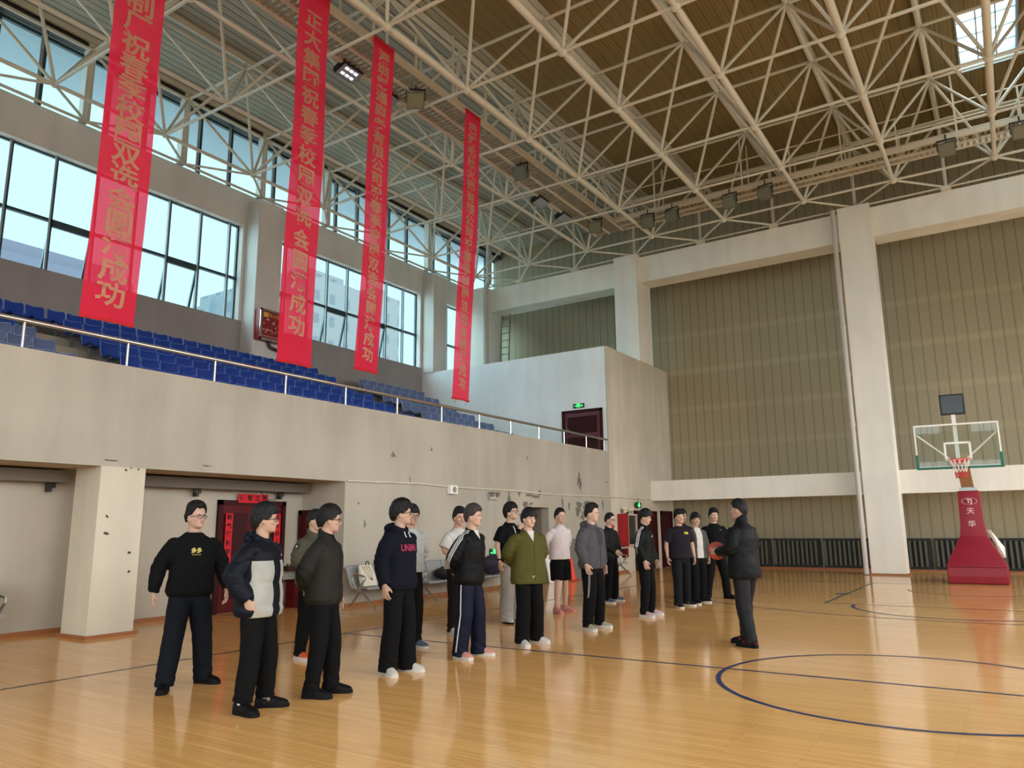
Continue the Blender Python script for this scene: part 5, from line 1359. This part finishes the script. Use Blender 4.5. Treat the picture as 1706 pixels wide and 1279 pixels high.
    def decal(body, size, origin, xd, yd, rd, mt, name='lettering', bold=.0, sx=1.0, shapes=None):
        """writing laid onto the cloth along rd"""
        xd, yd, rd = Vector(xd).normalized(), Vector(yd).normalized(), Vector(rd).normalized(); O = Vector(origin)
        if shapes is None: o = text_mesh(body, size, mt, name, root, Matrix(), extrude=0, bold=bold, sx=sx); vs_ = o.data.vertices
        else: o = obj(name, shapes, mt, root); vs_ = o.data.vertices
        bm = bmesh.new(); bm.from_mesh(o.data); bmesh.ops.triangulate(bm, faces=bm.faces[:]); bmesh.ops.subdivide_edges(bm, edges=[e for e in bm.edges if e.calc_length() > size*.3], cuts=1, use_grid_fill=False); bm.to_mesh(o.data); bm.free()
        for v in o.data.vertices:
            q = O+xd*v.co.x+yd*v.co.y-rd*.6; h = bv.ray_cast(q, rd)
            v.co = ((h[0] if h[0] is not None else O+xd*v.co.x+yd*v.co.y)-rd*.004)*s
    if extra: extra(dict(root=root, s=s, decal=decal, fin=fin, bv=bv, limbs=limbs, nb=nb, TH=TH, tor=tor))
    return root
BLKC = fabric('black_knit', (20, 21, 24)); BLKJ = fabric('black_nylon', (22, 22, 24), .6); NVYP = fabric('navy_jeans', (30, 36, 48)); BLKP = fabric('black_trousers', (20, 20, 22)); WHTC = fabric('white_cotton', (222, 219, 212)); GRYC = fabric('pale_grey_knit', (186, 188, 186))
NVY = fabric('navy_fleece', (24, 26, 44)); CHR = fabric('charcoal_jacket', (58, 56, 50), .7); OLV = fabric('olive_jacket', (86, 84, 38), .75); OLG = fabric('olive_grey_jacket', (84, 80, 64), .7); GRH = fabric('grey_hoodie', (86, 84, 88)); DKJ = fabric('dark_grey_jacket', (44, 46, 46), .7); PNKT = fabric('pale_pink_knit', (226, 214, 214)); LGP = fabric('light_grey_sweatpants', (168, 162, 154)); TEE = fabric('dark_plum_tee', (52, 46, 58)); CARD = fabric('grey_cardigan', (84, 84, 80)); COACH = fabric('coach_black_jacket', (24, 25, 26), .6); NVT = fabric('navy_track_pants', (24, 30, 58), .6); DBR = fabric('dark_brown_pants', (44, 38, 36)); CPNT = fabric('coach_grey_pants', (46, 44, 48), .55)
PUFF = fabric('white_puffer', (176, 177, 170), .6); PUFN = fabric('navy_puffer', (24, 28, 42), .55); STRW = fabric('white_stripe', (226, 226, 224), .6, .04); DOG = fabric('dark_green_trousers', (34, 40, 42))
KS = fabric('black_shoe', (24, 24, 26), .6); WS = fabric('white_shoe', (214, 210, 202), .6); PS = fabric('pink_shoe', (222, 150, 140), .6); GS = fabric('grey_beige_shoe', (176, 172, 156), .6); BS = fabric('blue_grey_shoe', (86, 104, 128), .6); OS = fabric('orange_shoe', (228, 92, 52), .6); RS = fabric('red_sole', (206, 44, 66), .5, .05); WSO = fabric('white_sole', (222, 218, 208), .6, .05); KSO = fabric('black_sole', (28, 28, 30), .6, .05); PPS = fabric('pale_pink_shoe', (214, 176, 186), .6); DGS = fabric('dark_grey_shoe', (52, 52, 56), .6)
TXR = mat('letter_crimson', rgb(136, 32, 68), rough=.8); TXY = mat('letter_yellow', rgb(198, 186, 70), rough=.8); TXG = mat('letter_gold', rgb(190, 170, 96), rough=.8); TXW = mat('letter_white', rgb(228, 228, 226), rough=.8)
F_, L_ = (-1, 0, 0), (0, 1, 0)      # looking at a chest from the front: ray runs backwards, text runs to the wearer's left
def chest(E, body, size, y, z, mt, **k): E['decal'](body, size, (0, y, z), (0, 1, 0), (0, 0, 1), (-1, 0, 0), mt, **k)
def zipper(E, z0, z1, mt, y=0.0, r=.004, name='zip'):
    m = MB(); pts = []
    for i in range(15):
        z = z0+(z1-z0)*i/14; h = E['bv'].ray_cast(Vector((.8, y+E['tor'](z).y, z)), Vector((-1, 0, 0)))
        if h[0] is not None: pts.append((h[0]+Vector((.002, 0, 0)))*E['s'])
    m.tube(pts, r, 6); obj(name, m, mt, E['root'], True)
def strings(E, mt, L=.20):
    m = MB()
    for y in (-.035, .04):
        pts = []
        for i in range(8):
            z = 1.44-L*i/7; h = E['bv'].ray_cast(Vector((.8, y+.004*math.sin(i), z)), Vector((-1, 0, 0)))
            if h[0] is not None: pts.append((h[0]+Vector((.004, 0, 0)))*E['s'])
        if len(pts) > 1: m.tube(pts, .004, 6)
    obj('drawstring', m, mt, E['root'], True)
def vneck(w, z0):
    """open front: a V of the garment below, from the neck down to z0"""
    return lambda c: c.x > .02 and c.z > z0 and c.z < 1.53 and abs(c.y) < w*(c.z-z0)/(1.48-z0)
def vplanes(w, z0):
    a = math.atan2(w, 1.48-z0)
    return [(Vector((0, 0, z0)), Vector((0, math.cos(a), -math.sin(a)))), (Vector((0, 0, z0)), Vector((0, math.cos(a), math.sin(a))))]

# --- front row, nearest first, and the men behind
def x1(E): chest(E, '多多', .052, .0, 1.30, TXG, bold=.002); chest(E, 'DUO DUO', .018, .0, 1.262, TXG)
person('man in black sweatshirt and glasses standing apart at the far left, gold print on chest', ((-7.01, 4.57), (-7.06, 5.02)), 1.80, -20, (24, 4), (210, 170, 150), 'spiky', arms=('out', 'out'), glasses=True, build=1.06,
       top=dict(name='sweatshirt', m=BLKC, hem=.86, loose=.032, hang=.02, tuck=.025, sr=(.086, .078, .048), collar='crew', cuff=.0), pants=dict(m=NVYP, r=(.108, .094, .090)), shoes=dict(m=KS, trim=DGS, sole=KSO), toes=(-22, 34), extra=x1)
def x2(E):
    zipper(E, .82, 1.42, KSO, .0, .005)
    m = MB()
    for y0 in (-1, 1):
        pts = []
    chest(E, 'N', .03, .10, 1.32, TXW)
person('man in navy and white puffer jacket with glasses, right hand in pocket', ((-5.58, 4.36), (-5.63, 4.64)), 1.745, 20, (24, 2), (206, 168, 144), 'messy', arms=('pocket', 'pocket'), glasses=True,
       top=dict(name='puffer_jacket', m=PUFN, hem=.80, loose=.060, hang=.03, tuck=.02, sr=(.092, .086, .056), collar='hood', amp=.006, fz=.6, quilt=True,
                panels=[('quilted_panel', [(Vector((0, 0, 1.275)), Vector((0, 0, 1))), (Vector((0, .055, 0)), Vector((0, 1, 0))), (Vector((0, -.055, 0)), Vector((0, 1, 0))), (Vector((.02, 0, 0)), Vector((1, 0, 0))), (Vector((0, .225, 0)), Vector((0, 1, 0))), (Vector((0, -.225, 0)), Vector((0, 1, 0)))], lambda c: c.z < 1.275 and abs(c.y) > .055 and abs(c.y) < .225 and c.x > .02, PUFF)]),
       pants=dict(m=BLKP, r=(.100, .088, .080), hem=.10), shoes=dict(m=KS, trim=DGS, sole=KSO, sock=WHTC), toes=(-20, 24), extra=x2)
def x3(E): zipper(E, .84, 1.46, KSO, .0, .004)
person('man in charcoal bomber jacket with long dark hair, in profile facing the coach', ((-5.55, 5.09), (-5.57, 5.35)), 1.745, 22, (26, 0), (210, 168, 146), 'curtain', arms=('back', 'down'), glasses=True,
       top=dict(name='bomber_jacket', m=CHR, hem=.84, loose=.040, hang=.02, tuck=.03, sr=(.082, .076, .048), collar='stand', panels=[('undershirt', vplanes(.05, 1.40), vneck(.05, 1.40), BLKC)]),
       pants=dict(m=BLKP, r=(.098, .086, .074)), shoes=dict(m=KS, trim=DGS, sole=KSO), toes=(2, 14), extra=x3)
def x4(E):
    q = MB(); q.cyl((0, 0, 0), .030, .002, 24); E['decal']('', .06, (0, -.3, 1.33), (1, 0, 0), (0, 0, 1), (0, 1, 0), KSO, 'badge', shapes=q)
    q = MB(); q.box((-.012, -.016, 0), (.012, .016, .002)); E['decal']('', .06, (0, -.3, 1.33), (1, 0, 0), (0, 0, 1), (0, 1, 0), TXW, 'badge_mark', shapes=q)
person('man in olive-grey jacket half hidden behind the charcoal bomber jacket, orange and white shoes', ((-7.28, 6.47), (-7.28, 6.76)), 1.76, 8, (10, 0), (210, 170, 148), 'short', arms=('belly', 'belly'),
       top=dict(name='jacket', m=OLG, hem=.85, loose=.038, hang=.02, tuck=.02, sr=(.084, .076, .048), collar='stand'), pants=dict(m=BLKP, r=(.100, .084, .070)), shoes=dict(m=OS, sole=WSO, lace=OS, chunky=1.6), toes=(-14, 12), extra=x4)
def x5(E):
    chest(E, 'UNIMU', .098, -.012, 1.27, TXR, bold=.003, sx=.78)
    E['decal']('U', .07, (.06, -.01, .80), (0, 1, 0), (0, 0, 1), (-1, 0, 0), TXW, bold=.004) if False else None
    strings(E, TXW, .06)
person('man in navy hoodie with crimson chest letters, black trousers and white shoes', ((-5.72, 6.29), (-5.69, 6.57)), 1.83, 4, (30, 2), (210, 172, 150), 'messy', arms=('down', 'back'), glasses=True,
       top=dict(name='hoodie', m=NVY, hem=.84, loose=.042, hang=.025, tuck=.02, sr=(.086, .080, .052), collar='hood'), pants=dict(m=BLKP, r=(.102, .092, .094), flare=1.05, hem=.03), shoes=dict(m=WS, sole=WSO), toes=(-28, 8), extra=x5)
person('man in pale grey long-sleeved shirt behind the navy hoodie man', ((-6.74, 7.66), (-6.70, 7.90)), 1.83, -16, (2, 0), (200, 160, 138), 'fringe', arms=('back', 'back'), glasses=True,
       top=dict(name='long_sleeved_shirt', m=GRYC, hem=.93, loose=.024, hang=.012, sr=(.074, .064, .044), collar='crew'), pants=dict(m=BLKP, r=(.098, .084, .072)), shoes=dict(m=BS, sole=WSO), toes=(-10, 14))
person('man in white T-shirt and dark brown trousers standing behind the striped track jacket', ((-6.99, 9.03), (-6.97, 9.31)), 1.825, -8, (-20, -2), (218, 170, 148), 'side', arms=('belly', 'belly'), build=1.04,
       top=dict(name='t_shirt', m=WHTC, hem=.91, loose=.026, hang=.02, short=True, sr=(.082, .07, .05), collar='crew'), pants=dict(m=DBR, r=(.100, .078, .064)), shoes=dict(m=WS, sole=WSO, chunky=1.4), toes=(-16, 16))
def x8(E): zipper(E, .90, 1.30, KSO, .0, .003)
person('man in black track jacket with three white sleeve stripes and ash-brown hair', ((-5.66, 7.48), (-5.62, 7.80)), 1.80, 6, (6, 2), (220, 178, 154), 'side', hairm=HAIRB, arms=('back', 'back'), lean=(.03, 0),
       top=dict(name='track_jacket', m=BLKJ, hem=.83, loose=.042, hang=.018, tuck=.03, sr=(.086, .080, .052), collar='shirt', stripes=dict(m=STRW, end=2.0), panels=[('undershirt', vplanes(.062, 1.36), vneck(.062, 1.36), WHTC)]),
       pants=dict(m=NVT, r=(.106, .094, .092), flare=1.06, hem=.03, stripe=STRW), shoes=dict(m=PS, sole=WSO, lace=PS, chunky=1.3), toes=(-16, 10), extra=x8)
def x9(E):
    q = MB(); q.box((-.012, -.055, 0), (.012, .055, .002)); E['decal']('', .05, (0, -.02, 1.37), (0, 1, 0), (0, 0, 1), (-1, 0, 0), TXW, 'print', shapes=q)
    m = MB(); S_, E_, W_ = E['limbs'][-1]; a = W_.lerp(E_, .12); b = W_.lerp(E_, .03); m.tube([a*E['s'], b*E['s']], .036*E['s'], 14); obj('wristwatch', m, KSO, E['root'], True)
person('man in black T-shirt and light grey wide trousers, raising a hand to his chest', ((-7.08, 10.60), (-7.16, 10.98)), 1.93, -8, (8, 10), (222, 182, 158), 'messy', arms=('down', 'chest'), glasses=True,
       top=dict(name='t_shirt', m=BLKC, hem=.90, loose=.034, hang=.02, short=True, sr=(.088, .07, .05), collar='crew'), pants=dict(m=LGP, r=(.110, .104, .104), flare=1.05, hem=.02), shoes=dict(m=WS, sole=KSO), toes=(-24, 18), extra=x9)
def x10(E):
    zipper(E, .80, 1.34, OLV, .0, .004)
    m = MB(); q = Vector((.19, -.03, .83)); h = E['bv'].ray_cast(Vector((.8, -.03, .87)), Vector((-1, 0, 0)))[0] or q
    m.tube([(h+Vector((.004, -.02, .02)))*E['s'], (h+Vector((.008, 0, -.01)))*E['s'], (h+Vector((.004, .02, .02)))*E['s']], .004, 6); obj('toggle', m, TXW, E['root'], True)
person('man in olive green jacket over white shirt, hands behind his back', ((-5.55, 8.67), (-5.54, 9.02)), 1.78, -26, (2, -1), (228, 186, 162), 'bowl', arms=('back', 'back'), build=1.08,
       top=dict(name='jacket', m=OLV, hem=.78, loose=.050, hang=.03, tuck=.01, sr=(.090, .084, .056), collar='shirt', panels=[('undershirt', vplanes(.060, 1.33), vneck(.060, 1.33), WHTC)]),
       pants=dict(m=BLKP, r=(.106, .096, .092), hem=.04), shoes=dict(m=WS, sole=WSO, chunky=1.5), toes=(-8, 24), extra=x10)
person('man in pale long-sleeved shirt, black shorts and pink basketball shoes', ((-7.05, 12.18), (-7.09, 12.56)), 1.87, -18, (-4, 0), (222, 182, 158), 'short', arms=('back', 'back'),
       top=dict(name='long_sleeved_shirt', m=PNKT, hem=.90, loose=.026, hang=.016, sr=(.074, .066, .044), collar='crew', amp=.009), pants=dict(m=BLKP, r=(.112, .1, .1), short=True), shoes=dict(m=PS, trim=PPS, sole=PS, lace=PS, sock=PS, chunky=1.4), toes=(-16, 16))
def x12(E):
    strings(E, KSO, .26); zipper(E, .86, 1.40, KSO, .0, .003)
    m = MB(); W_ = E['limbs'][-1][2]
    m.tube([(W_+Vector((.04, .0, -.10)))*E['s'], (W_+Vector((.045, -.02, -.28)))*E['s'], (W_+Vector((.02, -.01, -.46)))*E['s']], .004, 6); m.tube([(W_+Vector((.05, .01, -.10)))*E['s'], (W_+Vector((.065, -.015, -.26)))*E['s'], (W_+Vector((.035, -.01, -.44)))*E['s']], .004, 6); obj('cord', m, GRYC, E['root'], True)
person('man in dark grey hoodie and black trousers holding a cord by his side', ((-5.51, 10.44), (-5.51, 10.82)), 1.87, -8, (8, 2), (224, 184, 160), 'spiky', arms=('down_fwd', 'down'), build=1.05,
       top=dict(name='hoodie', m=GRH, hem=.85, loose=.040, hang=.02, tuck=.02, sr=(.088, .080, .050), collar='hood'), pants=dict(m=BLKP, r=(.108, .092, .078)), shoes=dict(m=GS, sole=WSO, chunky=1.5), toes=(-22, 8), extra=x12)
def x13(E): zipper(E, .88, 1.40, KSO, .0, .003)
person('man in dark grey zip jacket and glasses behind the grey hoodie man, hands clasped', ((-7.13, 14.40), (-7.18, 14.85)), 1.81, -4, (2, 0), (220, 180, 156), 'short', arms=('front', 'front'), glasses=True,
       top=dict(name='jacket', m=DKJ, hem=.86, loose=.040, hang=.02, tuck=.02, sr=(.084, .076, .048), collar='shirt'), pants=dict(m=BLKP, r=(.100, .086, .074)), shoes=dict(m=BS, sole=WSO), toes=(-14, 12), extra=x13)
def x14(E):
    m = MB()
    for k in range(3):
        x0 = -.022+.020*k; hgt = (.014, .028, .042)[k]; sh = .010
        m.extr([(x0, 0, 0), (x0+.014, 0, 0), (x0+.014+0, hgt*.7, 0), (x0+.003, hgt, 0)], (0, 0, .001))
    E['decal']('', .05, (0, -.03, 1.30), (0, 1, 0), (0, 0, 1), (-1, 0, 0), TXW, 'emblem', shapes=m)
    S_, E_, W_ = E['limbs'][-1]; c = S_.lerp(E_, 1.12)
    E['decal']('TEAM SPORT', .030, (c.x, -.4, c.z), (0, 0, -1), (1, 0, 0), (0, 1, 0), TXW, sx=1.0)
    zipper(E, .86, 1.50, KSO, .0, .003)
person('man in black track jacket with white shoulder stripes and pale pink shoes, looking down', ((-5.46, 12.40), (-5.49, 12.78)), 1.825, 2, (0, -8), (220, 178, 156), 'bowl', arms=('down_fwd', 'down_fwd'),
       top=dict(name='track_jacket', m=BLKJ, hem=.86, loose=.032, hang=.012, tuck=.02, sr=(.080, .072, .046), collar='stand', stripes=dict(m=STRW, end=.95)), pants=dict(m=BLKP, r=(.096, .080, .068)), shoes=dict(m=PPS, sole=WSO, lace=PS, chunky=1.4), toes=(-14, 12), extra=x14)
def x15(E): chest(E, 'FTB', .05, .085, 1.34, TXY, bold=.004)
person('man in dark T-shirt with small yellow chest print, dark green trousers', ((-5.53, 14.17), (-5.53, 14.62)), 1.835, -44, (-4, 4, 6), (220, 178, 154), 'perm', arms=('down', 'down'),
       top=dict(name='t_shirt', m=TEE, hem=.88, loose=.032, hang=.02, short=True, sr=(.088, .07, .05), collar='crew'), pants=dict(m=DOG, r=(.100, .084, .076)), shoes=dict(m=DGS, sole=WSO), toes=(-4, 30), extra=x15)
person('man in open grey cardigan over white T-shirt near the end of the row', ((-5.49, 14.98), (-5.49, 15.38)), 1.79, -34, (-6, 0), (216, 174, 152), 'fringe', arms=('down', 'down'),
       top=dict(name='cardigan', m=CARD, hem=.88, loose=.034, hang=.02, sr=(.080, .072, .046), collar='crew', panels=[('undershirt', [(Vector((0, .055, 0)), Vector((0, 1, .10))), (Vector((0, -.055, 0)), Vector((0, 1, -.10)))], lambda c: c.x > .02 and abs(c.y) < .07 and c.z < 1.475, WHTC)]),
       pants=dict(m=BLKP, r=(.106, .096, .092), hem=.03), shoes=dict(m=KS, trim=DGS, sole=WSO), toes=(-10, 22))
person('man in dark jacket almost hidden behind the cardigan man, only his head in sight', ((-6.22, 16.10), (-6.12, 16.36)), 1.885, -30, (-10, 0), (204, 162, 142), 'side', arms=('down', 'down'),
       top=dict(name='jacket', m=DKJ, hem=.86, loose=.036, hang=.02, sr=(.084, .076, .048), collar='stand'), pants=dict(m=BLKP, r=(.100, .086, .074)), shoes=dict(m=KS, trim=DGS, sole=KSO))
def x18(E): chest(E, '~', .06, .085, 1.35, TXW)
person('man in black T-shirt and black trousers with legs apart at the end of the row', ((-5.60, 16.02), (-5.28, 16.38)), 1.89, -46, (-4, 4), (222, 184, 162), 'perm', arms=('out', 'out'),
       top=dict(name='t_shirt', m=BLKC, hem=.88, loose=.030, hang=.018, short=True, sr=(.088, .07, .05), collar='crew'), pants=dict(m=BLKP, r=(.102, .086, .078), stripe=STRW, sw=.006), shoes=dict(m=KS, trim=DGS, sole=KSO), toes=(-22, 30), extra=x18)
# --- the coach with the ball
def x19(E): pass
coach = person('coach in black jacket with stand collar seen from behind, holding a basketball', ((-3.10, 10.28), (-2.96, 9.98)), 1.87, 166, (8, 2), (200, 158, 136), 'crop', arms=('ball', 'ball'), build=1.10, group='coach',
       top=dict(name='jacket', m=COACH, hem=.80, loose=.046, hang=.02, tuck=.0, sr=(.088, .080, .052), collar='stand_tall'), pants=dict(m=CPNT, r=(.104, .090, .076)), shoes=dict(m=KS, trim=RS, sole=KSO, lace=DGS, chunky=1.4), toes=(8, -6), extra=x19)
s_ = (1.87-.015)/1.765
yr = math.radians(166); bx = Vector((-3.03, 10.13, 0))+Matrix.Rotation(yr, 3, 'Z') @ (Vector((.375, 0, 1.125))*s_)
BALLM = mat('basketball_leather', rgb(176, 74, 56), rough=.55, bump=.25, bscale=220)
ball = empty('basketball', bx); tag(ball, 'orange-red basketball held in front of him by the coach', 'basketball'); local(ball)
m = MB(); m.ell((0, 0, 0), .121, 32, 20); obj('ball_cover', m, BALLM, ball, True)
m = MB(); Rb = Matrix.Rotation(.5, 3, 'Z') @ Matrix.Rotation(.4, 3, 'X')
m.torus((0, 0, 0), .1205, .0025, 48, 6, Rb); m.torus((0, 0, 0), .1205, .0025, 48, 6, Rb @ Matrix.Rotation(PI/2, 3, 'X'))
for q in (-1, 1):
    m.torus(tuple(Rb @ Vector((0, q*.066, 0))), .101, .0025, 40, 6, Rb @ Matrix.Rotation(PI/2, 3, 'X'))
obj('seam', m, BLACK, ball, True)
